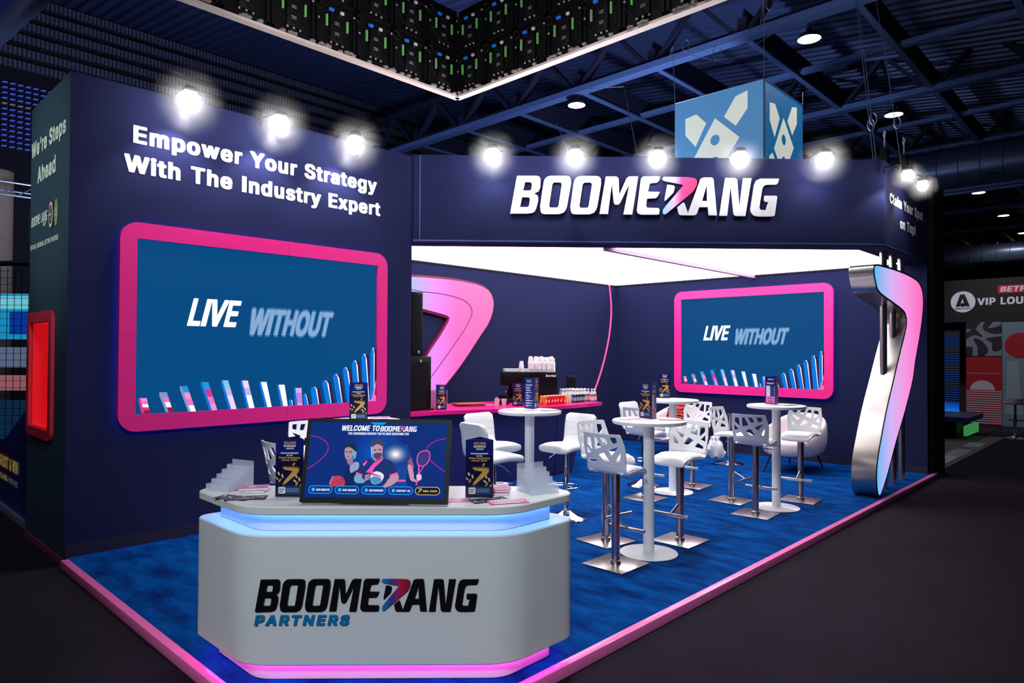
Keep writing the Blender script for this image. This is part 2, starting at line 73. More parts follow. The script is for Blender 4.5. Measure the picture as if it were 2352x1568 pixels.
DATA = json.loads('''{"sculpt":[[8.716,2.751],[9.07,2.767],[9.5454,2.7695],[10.0618,2.7574],[10.4315,2.7335],[10.6637,2.7008],[10.8226,2.6294],[10.9026,2.5297],[10.9213,2.4043],[10.8569,2.1909],[10.6922,1.8946],[10.4931,1.606],[10.3442,1.3302],[9.9632,0.938],[9.5671,0.5942],[9.1957,0.2305],[8.9499,0.0363],[8.8483,0.0106],[8.7692,0.0828],[8.7379,0.2679],[8.7858,0.4636],[8.922,0.694],[9.1325,1.009],[9.4252,1.3557],[9.7336,1.721],[9.9758,1.9912],[10.0428,2.1284],[9.9785,2.216],[9.8185,2.2646],[9.3616,2.3389],[9.0062,2.3915],[8.8033,2.4501],[8.7052,2.5645],[8.6604,2.6615]],"wb_out":[[5.9851,2.7564],[6.2422,2.7666],[6.7521,2.7703],[7.0676,2.7563],[7.3018,2.7328],[7.4706,2.6875],[7.569,2.6239],[7.6242,2.5303],[7.6325,2.4247],[7.5965,2.2817],[7.4996,2.1199],[7.356,1.9592],[7.123,1.6899],[6.8972,1.4458],[6.6567,1.2184],[6.529,1.0916]],"wb_in":[[6.3247,1.647],[6.5429,1.909],[6.7029,2.1275],[6.7308,2.1949],[6.7021,2.227],[6.6041,2.2525],[6.1853,2.3206]],"wb_line":[[6.183,2.557],[6.4521,2.5555],[6.7102,2.5344],[6.933,2.4979],[7.0935,2.4307],[7.1639,2.3318],[7.1416,2.2281],[7.0278,2.0539],[6.8049,1.7972],[6.5889,1.565],[6.3691,1.332]],"arc":[[10.8471,2.9874],[10.9116,2.5984],[10.8985,2.2953],[10.8344,1.9704],[10.7275,1.648],[10.5863,1.3301],[10.4126,1.0186]],"logo":[["B",[[[0.1715,0.9968],[0.6893,1.0024],[0.754,0.9739],[0.7799,0.9126],[0.7735,0.7016],[0.7314,0.5974],[0.6084,0.5312],[0.6893,0.4996],[0.7217,0.4416],[0.7217,0.3442],[0.6731,0.1491],[0.6246,0.0578],[0.5599,0.0248],[0.4466,0.0075],[0.0,0.0032]],[[0.3819,0.8337],[0.5113,0.8351],[0.5599,0.7967],[0.5437,0.6506],[0.5113,0.6146],[0.3333,0.6127]],[[0.3074,0.4374],[0.4693,0.439],[0.5081,0.4005],[0.4887,0.2284],[0.4466,0.1794],[0.2524,0.1775]]]],["O1",[[[1.0291,1.0061],[1.4337,1.0106],[1.5146,0.992],[1.5566,0.9372],[1.5631,0.8074],[1.466,0.2056],[1.4337,0.1176],[1.3851,0.0522],[1.2718,0.0024],[0.8835,-0.0013],[0.8188,0.0143],[0.7864,0.0691],[0.7702,0.1987],[0.8576,0.8323],[0.8835,0.9137],[0.9482,0.9793]],[[1.1262,0.8352],[1.3042,0.8371],[1.3301,0.7886],[1.246,0.2196],[1.2071,0.1738],[1.0291,0.1721],[1.0032,0.2173],[1.0841,0.786]]]],["O2",[[[1.8123,1.0098],[2.2168,1.0143],[2.2977,0.9956],[2.3398,0.9408],[2.3463,0.8109],[2.2492,0.2084],[2.2168,0.1203],[2.1683,0.0548],[2.055,0.005],[1.6667,0.0013],[1.6019,0.0169],[1.5696,0.0718],[1.5534,0.2016],[1.6408,0.8358],[1.6667,0.9173],[1.7314,0.983]],[[1.9094,0.8387],[2.0874,0.8406],[2.1133,0.7921],[2.0291,0.2225],[1.9903,0.1766],[1.8123,0.1749],[1.7864,0.2201],[1.8673,0.7895]]]],["M",[[[2.3074,0.0155],[2.4693,1.0057],[2.7443,1.0087],[2.7994,0.9572],[2.8188,0.5345],[3.0032,0.9594],[3.068,1.0122],[3.3042,1.0148],[3.1553,0.0106],[2.9288,0.0085],[3.0777,0.8073],[2.8414,0.3167],[2.7929,0.2674],[2.712,0.2666],[2.6796,0.3151],[2.6246,0.8187],[2.5275,0.0176]]]],["E",[[[3.4401,1.0163],[3.8673,1.021],[3.8673,0.9624],[3.835,0.8968],[3.7961,0.8573],[3.6343,0.8458],[3.5955,0.7965],[3.5631,0.6171],[3.8673,0.6105],[3.8123,0.4893],[3.7638,0.4465],[3.5372,0.4377],[3.5113,0.242],[3.5437,0.1935],[3.8285,0.1898],[3.8673,0.1478],[3.8544,0.0336],[3.8123,0.0137],[3.3754,0.0095],[3.301,0.0446],[3.2718,0.1257],[3.3819,0.9571]]]],["R",[[[3.9741,1.0124],[4.6052,1.0096],[4.767,0.9885],[4.8317,0.9403],[4.8447,0.8588],[4.8252,0.7771],[4.7346,0.6293],[4.055,0.0518],[4.0065,0.022],[3.9676,0.0282],[3.9515,0.0769],[3.9644,0.1552],[4.055,0.28],[4.4822,0.7897],[4.466,0.8124],[4.0227,0.8924],[3.9482,0.9241],[3.932,0.9696]]]],["r",[[[4.0712,0.8081],[4.233,0.7871],[4.2589,0.7384],[4.2265,0.6012],[4.0388,0.4037],[4.0,0.3837],[4.0065,0.4587]]]],["A",[[[4.3301,0.2175],[4.4693,0.3363],[4.5081,0.3334],[4.6052,0.0571],[4.9288,0.9674],[5.0097,1.0075],[5.2201,1.0098],[5.2686,0.9614],[5.3592,0.0057],[5.1489,0.0134],[5.123,0.2253],[4.8964,0.2231],[4.8317,0.043],[4.767,0.0032],[4.411,0.0064],[4.3722,0.0386]],[[4.9709,0.387],[5.1068,0.3884],[5.0906,0.7962]]]],["N",[[[5.4207,-0.0003],[5.5761,1.0007],[5.8285,1.0034],[5.8835,0.9583],[5.9482,0.2008],[6.0453,0.9993],[6.2621,1.0017],[6.1003,-0.0003],[5.8511,-0.0027],[5.7961,0.036],[5.712,0.8029],[5.6246,0.0017]]]],["G",[[[6.4822,0.991],[6.9838,0.9965],[6.9515,0.8816],[6.9094,0.8387],[6.644,0.8292],[6.5728,0.7892],[6.5405,0.7137],[6.466,0.2223],[6.4984,0.167],[6.644,0.1587],[6.7087,0.3785],[6.6278,0.3809],[6.5955,0.4199],[6.6052,0.541],[6.9029,0.5441],[6.9353,0.5117],[6.8706,0.0398],[6.8382,0.0035],[6.7087,-0.0043],[6.4175,-0.0071],[6.3204,0.0149],[6.2557,0.0895],[6.2395,0.171],[6.3366,0.8259],[6.3851,0.9409]]]]],"bars":[[[0.0136,0.0934],[0.0391,0.0915],[0.0512,0.0028],[0.0232,0.0056]],[[0.0805,0.1223],[0.1058,0.1207],[0.1284,0.0016],[0.1034,0.0041]],[[0.1508,0.1541],[0.1766,0.1527],[0.2089,-0.0029],[0.1802,-0.0002]],[[0.2246,0.1745],[0.2516,0.1733],[0.288,-0.0064],[0.258,-0.0035]],[[0.2997,0.1822],[0.3262,0.1811],[0.3621,-0.0091],[0.3313,-0.0062]],[[0.376,0.1772],[0.4037,0.176],[0.4342,-0.0115],[0.4022,-0.0085]],[[0.4517,0.165],[0.4805,0.1636],[0.5051,-0.0136],[0.4771,-0.011]],[[0.5264,0.1433],[0.5576,0.1417],[0.5738,-0.0135],[0.5436,-0.0107]],[[0.5993,0.1182],[0.6329,0.1163],[0.6388,-0.0137],[0.6045,-0.0107]]],"fins":[[[0.5753,0.0409],[0.598,0.0392],[0.6045,-0.0097],[0.5799,-0.0075]],[[0.6382,0.0756],[0.661,0.0741],[0.6783,-0.0144],[0.6451,-0.0115]],[[0.6729,0.1207],[0.715,0.1184],[0.7323,-0.0163],[0.6834,-0.012]],[[0.7245,0.162],[0.7678,0.1602],[0.7879,-0.0182],[0.7489,-0.0149]],[[0.7742,0.2056],[0.8186,0.2042],[0.8422,-0.019],[0.8028,-0.0156]],[[0.8231,0.2513],[0.865,0.2505],[0.8901,-0.0192],[0.8512,-0.0158]],[[0.8703,0.2992],[0.9117,0.2988],[0.9333,-0.0178],[0.8865,-0.0139]],[[0.9187,0.3471],[0.9589,0.3473],[0.9811,-0.0177],[0.9333,-0.0137]],[[0.9674,0.3932],[0.9995,0.3936],[1.002,-0.0123],[0.9662,-0.0094]]],"live":[[0.1714,0.5128],[0.1825,0.6784],[0.3763,0.6799],[0.3627,0.5138]],"without":[[0.3988,0.4652],[0.3976,0.6332],[0.7815,0.6398],[0.7457,0.4676]]}''')

# ---------------------------------------------------------------- materials
MATS = {}
def mat(name, rgb, rough=.5, metal=0., emit=None, es=0., noise=0., nscale=40., bump=0., trans=0., alpha=1., coat=0., spec=None, ior=1.45):
    if name in MATS:
        return MATS[name]
    m = bpy.data.materials.new(name)
    m.use_nodes = True
    nt = m.node_tree
    b = nt.nodes['Principled BSDF']
    col = rgb if len(rgb) == 4 else (*rgb, 1)
    b.inputs['Base Color'].default_value = col
    b.inputs['Roughness'].default_value = rough
    b.inputs['Metallic'].default_value = metal
    b.inputs['Transmission Weight'].default_value = trans
    b.inputs['Alpha'].default_value = alpha
    b.inputs['Coat Weight'].default_value = coat
    b.inputs['IOR'].default_value = ior
    if spec is not None:
        b.inputs['Specular IOR Level'].default_value = spec
    if emit is not None:
        b.inputs['Emission Color'].default_value = emit if len(emit) == 4 else (*emit, 1)
        b.inputs['Emission Strength'].default_value = es
    if noise > 0 or bump > 0:
        tc = nt.nodes.new('ShaderNodeTexCoord')
        n = nt.nodes.new('ShaderNodeTexNoise')
        n.inputs['Scale'].default_value = nscale
        n.inputs['Detail'].default_value = 4
        nt.links.new(tc.outputs['Object'], n.inputs['Vector'])
        if noise > 0:
            r = nt.nodes.new('ShaderNodeMapRange')
            r.inputs['To Min'].default_value = 1-noise
            r.inputs['To Max'].default_value = 1+noise
            nt.links.new(n.outputs['Fac'], r.inputs['Value'])
            mx = nt.nodes.new('ShaderNodeVectorMath')
            mx.operation = 'SCALE'
            mx.inputs[0].default_value = col[:3]
            nt.links.new(r.outputs['Result'], mx.inputs['Scale'])
            nt.links.new(mx.outputs[0], b.inputs['Base Color'])
        if bump > 0:
            bp = nt.nodes.new('ShaderNodeBump')
            bp.inputs['Strength'].default_value = bump
            bp.inputs['Distance'].default_value = .01
            nt.links.new(n.outputs['Fac'], bp.inputs['Height'])
            nt.links.new(bp.outputs['Normal'], b.inputs['Normal'])
    MATS[name] = m
    return m

def grad_mat(name, axis, a, b, stops, es=1.0, base=(0, 0, 0, 1), rough=.4):
    """lit print or light box whose own colour changes along one object axis from a to b"""
    if name in MATS:
        return MATS[name]
    m = bpy.data.materials.new(name)
    m.use_nodes = True
    nt = m.node_tree
    p = nt.nodes['Principled BSDF']
    tc = nt.nodes.new('ShaderNodeTexCoord')
    sx = nt.nodes.new('ShaderNodeSeparateXYZ')
    nt.links.new(tc.outputs['Object'], sx.inputs[0])
    mr = nt.nodes.new('ShaderNodeMapRange')
    mr.inputs['From Min'].default_value = a
    mr.inputs['From Max'].default_value = b
    nt.links.new(sx.outputs[axis], mr.inputs['Value'])
    cr = nt.nodes.new('ShaderNodeValToRGB')
    el = cr.color_ramp.elements
    while len(el) < len(stops):
        el.new(.5)
    for e, (pos, c) in zip(el, stops):
        e.position = pos
        e.color = c
    nt.links.new(mr.outputs['Result'], cr.inputs['Fac'])
    p.inputs['Roughness'].default_value = rough
    if es > 0:
        p.inputs['Base Color'].default_value = base
        nt.links.new(cr.outputs['Color'], p.inputs['Emission Color'])
        p.inputs['Emission Strength'].default_value = es
    else:
        nt.links.new(cr.outputs['Color'], p.inputs['Base Color'])
    MATS[name] = m
    return m

def lit(name, r, g, b, es=1.0):
    return mat(name, (0.0, 0.0, 0.0), .6, emit=S(r, g, b), es=es, spec=.08)

NAVY = mat('navy_fabric', S(28, 33, 70), .85, spec=.15, noise=.06, nscale=60, bump=.04)
NAVY2 = mat('navy_panel', S(22, 30, 92), .6)
TEAL = mat('teal_navy_fabric', S(14, 52, 74), .85, noise=.06, nscale=60)
BLACK = mat('black_plastic', S(9, 8, 11), .5, spec=.25)
BLACKF = mat('black_fabric', S(13, 11, 15), .9)
WHITE = mat('white_laminate', S(236, 236, 238), .35)
WHITEP = mat('white_plastic', S(240, 240, 243), .3, coat=.3)
WLEATH = mat('white_leather', S(240, 239, 240), .42, bump=.03, nscale=120)
PAPER = mat('white_paper', S(238, 236, 238), .7)
MAGENTA = mat('magenta_laminate', S(232, 20, 130), .35, coat=.2)
PINKF = mat('pink_frame', S(238, 36, 138), .4)
CURB = mat('pink_curb', S(255, 120, 190), .3, coat=.3)
STEEL = mat('brushed_steel', S(196, 188, 184), .28, 1.0, noise=.05, nscale=200)
CHROME = mat('chrome', S(225, 225, 228), .06, 1.0)
GOLD = mat('gold_print', S(205, 160, 80), .4)
DKMETAL = mat('dark_metal', S(40, 40, 46), .5, .6)

# ---------------------------------------------------------------- mesh builder
def area2(p):
    return .5*sum(p[i][0]*p[(i+1) % len(p)][1]-p[(i+1) % len(p)][0]*p[i][1] for i in range(len(p)))

def inside(pt, poly):
    x, y = pt
    c = False
    for i in range(len(poly)):
        x1, y1 = poly[i]
        x2, y2 = poly[i-1]
        if (y1 > y) != (y2 > y) and x < (x2-x1)*(y-y1)/(y2-y1)+x1:
            c = not c
    return c

class Frame:
    """local drawing plane: point(a, b, c) = o + a*u + b*v + c*n"""
    def __init__(s, o, u, v):
        s.o, s.u, s.v = Vector(o), Vector(u).normalized(), Vector(v).normalized()
        s.n = s.u.cross(s.v)
    def __call__(s, a, b, c=0.):
        return s.o+a*s.u+b*s.v+c*s.n

XZ = Frame((0, 0, 0), (1, 0, 0), (0, 0, 1))      # normal -y
XY = Frame((0, 0, 0), (1, 0, 0), (0, 1, 0))      # normal +z

class MB:
    def __init__(s):
        s.bm = bmesh.new()
        s.m = 0
    def face(s, vs, smooth=True):
        try:
            f = s.bm.faces.new(vs)
        except ValueError:
            return None
        f.material_index = s.m
        f.smooth = smooth
        return f
    def v(s, *p):
        return s.bm.verts.new(p[0] if len(p) == 1 else p)
    def quad(s, *pts):
        return s.face([s.v(p) for p in pts])
    def box(s, c, d, rot=None, bev=0., M=None):
        x, y, z = d[0]/2, d[1]/2, d[2]/2
        R = Matrix.Rotation(rot, 3, 'Z') if isinstance(rot, (int, float)) else (rot or Matrix.Identity(3))
        vs = [s.v(Vector(c)+R @ Vector((a*x, b*y, e*z))) for a, b, e in ((-1, -1, -1), (1, -1, -1), (1, 1, -1), (-1, 1, -1), (-1, -1, 1), (1, -1, 1), (1, 1, 1), (-1, 1, 1))]
        fs = [s.face([vs[i] for i in q]) for q in ((3, 2, 1, 0), (4, 5, 6, 7), (0, 1, 5, 4), (1, 2, 6, 5), (2, 3, 7, 6), (3, 0, 4, 7))]
        if bev > 0:
            es = list({e for f in fs for e in f.edges})
            r = bmesh.ops.bevel(s.bm, geom=es, offset=bev, segments=2, affect='EDGES', profile=.5)
            for f in r['faces']:
                f.material_index = s.m
                f.smooth = True
        return s
    def fill(s, loops, fr, depth=0., back=None, walls=True):
        """loops: outline first then holes, in frame coordinates; front at depth, back face at `back` when given"""
        loops = [[Vector((p[0], p[1], 0)) for p in l] for l in loops]
        for i, l in enumerate(loops):
            a = area2(l)
            if (a < 0) == (i == 0):
                l.reverse()
        tri = tessellate_polygon(loops)
        flat = [p for l in loops for p in l]
        top = [s.v(fr(p.x, p.y, depth)) for p in flat]
        def tris(vs, flip):
            for t in tri:
                a, b, c = (flat[i] for i in t)
                ar = (b.x-a.x)*(c.y-a.y)-(c.x-a.x)*(b.y-a.y)
                if abs(ar) < 1e-14:
                    continue
                q = list(t) if (ar > 0) != flip else [t[0], t[2], t[1]]
                s.face([vs[i] for i in q])
        tris(top, False)
        if back is not None:
            bot = [s.v(fr(p.x, p.y, back)) for p in flat]
            tris(bot, True)
            if walls:
                k = 0
                for l in loops:
                    n = len(l)
                    for i in range(n):
                        j = (i+1) % n
                        s.face([top[k+i], bot[k+i], bot[k+j], top[k+j]])
                    k += n
        return s
    def rects(s, fr, quads, depth=0.):
        for q in quads:
            s.fill([q], fr, depth)
        return s
    def rect(s, fr, x0, y0, x1, y1, depth=0., r=0., back=None):
        return s.fill([rrect(x0, y0, x1, y1, r) if r > 0 else [(x0, y0), (x1, y0), (x1, y1), (x0, y1)]], fr, depth, back)
    def disc(s, fr, cx, cy, rx, ry=None, depth=0., n=28, back=None):
        ry = ry or rx
        return s.fill([[(cx+rx*math.cos(2*PI*i/n), cy+ry*math.sin(2*PI*i/n)) for i in range(n)]], fr, depth, back)
    def ring(s, fr, cx, cy, r1, r0, depth=0., n=28, back=None):
        return s.fill([[(cx+r*math.cos(2*PI*i/n), cy+r*math.sin(2*PI*i/n)) for i in range(n)] for r in (r1, r0)], fr, depth, back)
    def tube(s, pts, r, n=12, closed=False, caps=True):
        pts = [Vector(p) for p in pts]
        N = len(pts)
        rr = r if isinstance(r, (list, tuple)) else [r]*N
        rings = []
        up = None
        for i, p in enumerate(pts):
            a = pts[i-1] if (i > 0 or closed) else p
            b = pts[(i+1) % N] if (i < N-1 or closed) else p
            t = (b-a).normalized()
            if up is None:
                up = Vector((0, 0, 1)) if abs(t.z) < .9 else Vector((1, 0, 0))
            up = (up-t*up.dot(t)).normalized()
            w = t.cross(up)
            rings.append([s.v(p+rr[i]*(math.cos(2*PI*k/n)*up+math.sin(2*PI*k/n)*w)) for k in range(n)])
        for i in range(N if closed else N-1):
            A, B = rings[i], rings[(i+1) % N]
            for k in range(n):
                s.face([A[k], A[(k+1) % n], B[(k+1) % n], B[k]])
        if caps and not closed:
            s.face(list(reversed(rings[0])))
            s.face(rings[-1])
        return s
    def lathe(s, prof, c=(0, 0, 0), n=32, axis=None):
        c = Vector(c)
        R = axis.to_matrix() if axis is not None else None
        rings = []
        for r, z in prof:
            if r < 1e-6:
                q = Vector((0, 0, z))
                rings.append([s.v(c+(R @ q if R else q))])
            else:
                row = []
                for k in range(n):
                    q = Vector((r*math.cos(2*PI*k/n), r*math.sin(2*PI*k/n), z))
                    row.append(s.v(c+(R @ q if R else q)))
                rings.append(row)
        for A, B in zip(rings, rings[1:]):
            if len(A) == 1 and len(B) == 1:
                continue
            for k in range(n):
                j = (k+1) % n
                if len(A) == 1:
                    s.face([A[0], B[j], B[k]])
                elif len(B) == 1:
                    s.face([A[k], A[j], B[0]])
                else:
                    s.face([A[k], A[j], B[j], B[k]])
        return s
    def grid(s, rows, close_u=False):
        vs = [[s.v(p) for p in r] for r in rows]
        for A, B in zip(vs, vs[1:]):
            n = len(A)
            for k in range(n if close_u else n-1):
                j = (k+1) % n
                s.face([A[k], A[j], B[j], B[k]])
        return vs
    def text(s, string, fr, x0, y0, h, x1=None, shear=0., depth=.001, back=None, track=0., center=False):
        """bold lettering, cap height h, baseline y0, squeezed to end at x1 when given"""
        loops, x = [], 0.
        for ch in string:
            if ch == ' ':
                x += .27
                continue
            adv, ls = GLYPH[ch]
            for l in ls:
                loops.append([(l[i]/1000+x, l[i+1]/1000) for i in range(0, len(l), 2)])
            x += adv/1000+track
        xa = min(p[0] for l in loops for p in l)
        xb = max(p[0] for l in loops for p in l)
        ky = h/CAP
        kx = ky if x1 is None else (x1-x0)/(xb-xa)
        off = x0
        if center:
            off = x0-(xb-xa)*kx/2
        L = [[(off+(p[0]-xa)*kx+shear*(p[1]-CAP0)*ky, y0+(p[1]-CAP0)*ky) for p in l] for l in loops]
        s.loops(L, fr, depth, back)
        return off+(xb-xa)*kx
    def loops(s, L, fr, depth=.001, back=None):
        n = len(L)
        par = [[j for j in range(n) if j != i and abs(area2(L[j])) > abs(area2(L[i])) and inside(L[i][0], L[j])] for i in range(n)]
        for i in range(n):
            if len(par[i]) % 2 == 0:
                holes = [L[j] for j in range(n) if len(par[j]) == len(par[i])+1 and i in par[j]]
                s.fill([L[i]]+holes, fr, depth, back)
    def build(s, name, mats, parent=None, sharp=35, loc=None):
        me = bpy.data.meshes.new(name)
        bmesh.ops.recalc_face_normals(s.bm, faces=[f for f in s.bm.faces if False])
        s.bm.to_mesh(me)
        s.bm.free()
        for m in (mats if isinstance(mats, (list, tuple)) else [mats]):
            me.materials.append(m)
        me.set_sharp_from_angle(angle=math.radians(sharp))
        o = bpy.data.objects.new(name, me)
        COL.objects.link(o)
        if parent is not None:
            o.parent = parent
        if loc is not None:
            o.location = loc
        return o

_h = [GLYPH['H'][1][0][i] for i in range(1, len(GLYPH['H'][1][0]), 2)]
CAP0, CAP = min(_h)/1000, (max(_h)-min(_h))/1000

def rrect(x0, y0, x1, y1, r, n=6):
    P = []
    for cx, cy, a in ((x1-r, y1-r, 0), (x0+r, y1-r, 90), (x0+r, y0+r, 180), (x1-r, y0+r, 270)):
        for i in range(n+1):
            t = math.radians(a+90*i/n)
            P.append((cx+r*math.cos(t), cy+r*math.sin(t)))
    return P

def round_poly(P, r, n=6):
    out = []
    N = len(P)
    for i in range(N):
        p, a, b = Vector(P[i]), Vector(P[i-1]), Vector(P[(i+1) % N])
        ri = r[i] if isinstance(r, (list, tuple)) else r
        u, w = (a-p), (b-p)
        d = min(ri, u.length*.49, w.length*.49)
        s_, e_ = p+u.normalized()*d, p+w.normalized()*d
        for k in range(n+1):
            t = k/n
            out.append(tuple((1-t)**2*s_+2*t*(1-t)*p+t*t*e_))
    return out

def smooth_pts(P, sub=3, closed=True):
    out = []
    N = len(P)
    for i in range(N if closed else N-1):
        p0, p1, p2, p3 = (Vector(P[(i+k) % N] if closed else P[max(0, min(N-1, i+k))]) for k in (-1, 0, 1, 2))
        for k in range(sub):
            t = k/sub
            out.append(tuple(.5*((2*p1)+(p2-p0)*t+(2*p0-5*p1+4*p2-p3)*t*t+(3*p1-p0-3*p2+p3)*t**3)))
    if not closed:
        out.append(tuple(P[-1]))
    return out

def tag(o, label, cat, group=None, kind=None):
    o['label'] = label
    o['category'] = cat
    if group:
        o['group'] = group
    if kind:
        o['kind'] = kind
    return o
def thing(name, label, cat, loc=(0, 0, 0), rot=0., group=None):
    o = bpy.data.objects.new(name, None)
    COL.objects.link(o)
    o.location = loc
    o.rotation_euler = (0, 0, rot)
    o.empty_display_size = .1
    return tag(o, label, cat, group)
def struct(name, mb, m, label=None):
    o = mb.build(name, m)
    o['kind'] = 'structure'
    if label:
        o['label'] = label
    return o
def dup(root, loc, rot=None, label=None, group=None):
    r = root.copy()
    COL.objects.link(r)
    r.location = loc
    if rot is not None:
        r.rotation_euler = (0, 0, rot)
    if label:
        r['label'] = label
    if group:
        r['group'] = group
    for ch in list(root.children):
        c = ch.copy()
        COL.objects.link(c)
        c.parent = r
        for g in list(ch.children):
            d = g.copy()
            COL.objects.link(d)
            d.parent = c
    return r

# ---------------------------------------------------------------- setting: floors, walls, ceilings
HF = -.06                                     # hall floor level; stand carpet is z = 0
def carpet_mat():
    m = mat('blue_carpet', S(4, 66, 150), .95, spec=.05)
    nt = m.node_tree
    b = nt.nodes['Principled BSDF']
    tc = nt.nodes.new('ShaderNodeTexCoord')
    mp = nt.nodes.new('ShaderNodeMapping')
    mp.inputs['Rotation'].default_value = (0, 0, .75)
    mp.inputs['Scale'].default_value = (3.0, 1.2, 1)
    n1 = nt.nodes.new('ShaderNodeTexNoise')
    n1.inputs['Scale'].default_value = 2.2
    n1.inputs['Detail'].default_value = 6
    n1.inputs['Roughness'].default_value = .65
    cr = nt.nodes.new('ShaderNodeValToRGB')
    cr.color_ramp.elements[0].position = .33
    cr.color_ramp.elements[0].color = S(0, 32, 92)
    cr.color_ramp.elements[1].position = .66
    cr.color_ramp.elements[1].color = S(0, 76, 150)
    n2 = nt.nodes.new('ShaderNodeTexNoise')
    n2.inputs['Scale'].default_value = 350
    bp = nt.nodes.new('ShaderNodeBump')
    bp.inputs['Strength'].default_value = .4
    bp.inputs['Distance'].default_value = .004
    nt.links.new(tc.outputs['Object'], mp.inputs['Vector'])
    nt.links.new(mp.outputs['Vector'], n1.inputs['Vector'])
    nt.links.new(n1.outputs['Fac'], cr.inputs['Fac'])
    nt.links.new(cr.outputs['Color'], b.inputs['Base Color'])
    nt.links.new(tc.outputs['Object'], n2.inputs['Vector'])
    nt.links.new(n2.outputs['Fac'], bp.inputs['Height'])
    nt.links.new(bp.outputs['Normal'], b.inputs['Normal'])
    return m
CARPET = carpet_mat()
HALLF = mat('charcoal_carpet', S(36, 30, 40), .95, spec=.1, noise=.25, nscale=3.0, bump=.15)

mb = MB()
mb.fill([[(-14, -14), (75, -14), (75, 25.9), (-14, 25.9)]], XY, HF)
struct('floor', mb, HALLF, 'charcoal carpet of the exhibition hall')
mb = MB()
mb.fill([[(1.535, 2.41), (11.1, 2.41), (11.1, 7.8), (5.04, 7.8), (5.04, 6.488), (1.535, 6.488)]], XY, 0, HF)
struct('floor_stand', mb, CARPET, 'deep blue stand carpet')
mb = MB()
mb.box((1.5075, 4.392, -.028), (.055, 4.075, .064), bev=.003)
struct('trim_1', mb, CURB, 'pink edge strip of the stand on the left side')
mb = MB()
mb.box((6.395, 2.3825, -.028), (9.73, .055, .064), bev=.003)
struct('trim_2', mb, CURB, 'pink edge strip of the stand on the right side')

# tower with the big screen: front at y = 6.488, printed side at x = 1.515
LFT = Frame((1.515, 0, 0), (0, -1, 0), (0, 0, 1))
mb = MB()
mb.m = 1
mb.fill([[(-7.84, HF), (-6.488, HF), (-6.488, 3.99), (-7.84, 3.99)], [(-7.66, 1.0), (-6.96, 1.0), (-6.96, 1.94), (-7.66, 1.94)]], LFT)
mb.m = 0
mb.quad((1.515, 6.488, HF), (5.04, 6.488, HF), (5.04, 6.488, 4.03), (1.515, 6.488, 3.99))
mb.quad((5.04, 6.488, HF), (5.04, 7.84, HF), (5.04, 7.84, 4.03), (5.04, 6.488, 4.03))
mb.quad((5.04, 7.84, HF), (1.515, 7.84, HF), (1.515, 7.84, 3.99), (5.04, 7.84, 4.03))
mb.quad((1.515, 6.488, 3.99), (5.04, 6.488, 4.03), (5.04, 7.84, 4.03), (1.515, 7.84, 3.99))
struct('wall_tower', mb, [NAVY, TEAL], 'tall navy fabric tower with the large screen')
mb = MB()
mb.box((3.28, 6.482, .05), (3.51, .012, .1))
struct('baseboard_tower', mb, mat('dark_skirting', S(24, 22, 50), .6))
mb = MB()
mb.box((1.512, 7.16, -.035), (.02, 1.37, .05))
struct('baseboard_side', mb, mat('dusky_pink_skirting', S(120, 50, 90), .5))

mb = MB()
mb.box((8.12, 7.86, 1.96), (6.16, .12, 3.98))
struct('wall_left', mb, NAVY, 'navy fabric wall behind the bar')
mb = MB()
mb.box((11.16, 5.18, 1.96), (.12, 5.46, 3.98))
struct('wall_back', mb, NAVY, 'navy fabric wall with the second screen')
mb = MB()
mb.box((11.09, 4.9, .05), (.02, 4.9, .1))
struct('baseboard_back', mb, MATS['dark_skirting'])
mb = MB()
mb.box((11.56, 5.15, 2.05), (.68, 5.5, 4.22))
struct('wall_right', mb, BLACKF, 'black end wall beside the stand')
mb = MB()
for x in (7.72, 9.3):
    mb.box((x, 7.799, 1.55), (.004, .004, 2.9))
struct('trim_3', mb, mat('seam_dark', S(24, 28, 66), .8))

# stretched luminous ceiling and its dark edge
mb = MB()
mb.fill([[(5.06, 6.9), (9.19, 2.77), (11.08, 2.77), (11.08, 7.79), (5.06, 7.79)]], Frame((0, 0, 3.01), (1, 0, 0), (0, -1, 0)) if False else XY, 3.012)
for f in mb.bm.faces:
    f.normal_flip()
struct('ceiling_stand', mb, lit('ceiling_glow', 252, 246, 249, 4.6), 'white luminous stretched ceiling')
mb = MB()
mb.box((9.0, 5.01, 2.985), (4.2, .07, .05))
struct('trim_4', mb, mat('mauve_profile', S(176, 150, 180), .5))
mb = MB()
mb.box((8.06, 7.792, 2.998), (6.04, .012, .02))
mb.box((11.092, 5.2, 2.998), (.012, 5.2, .02))
struct('trim_5', mb, BLACK)

# header band: diagonal front over the open corner, short return along the right edge
D0 = Vector((5.04, 6.46, 0))
DIAG = Frame(D0, (1, -1, 0), (0, 0, 1))
RGT = Frame((0, 2.45, 0), (1, 0, 0), (0, 0, 1))
mb = MB()
mb.fill([[(5.045, 6.455), (9.05, 2.45), (11.1, 2.45), (11.1, 2.77), (9.18, 2.77), (5.045, 6.905)]], XY, 4.045, 3.0)
struct('wall_header', mb, NAVY, 'navy header band over the open corner')
mb = MB()
mb.rect(DIAG, .07, 3.03, .08, 4.04, .002)
mb.rect(DIAG, 0.0, 3.012, 5.66, 3.03, .003)
mb.rect(RGT, 9.06, 3.012, 11.1, 3.03, .003)
mb.rect(RGT, 11.06, 3.03, 11.075, 4.0, .002)
struct('trim_6', mb, mat('header_piping', S(58, 70, 140), .5))

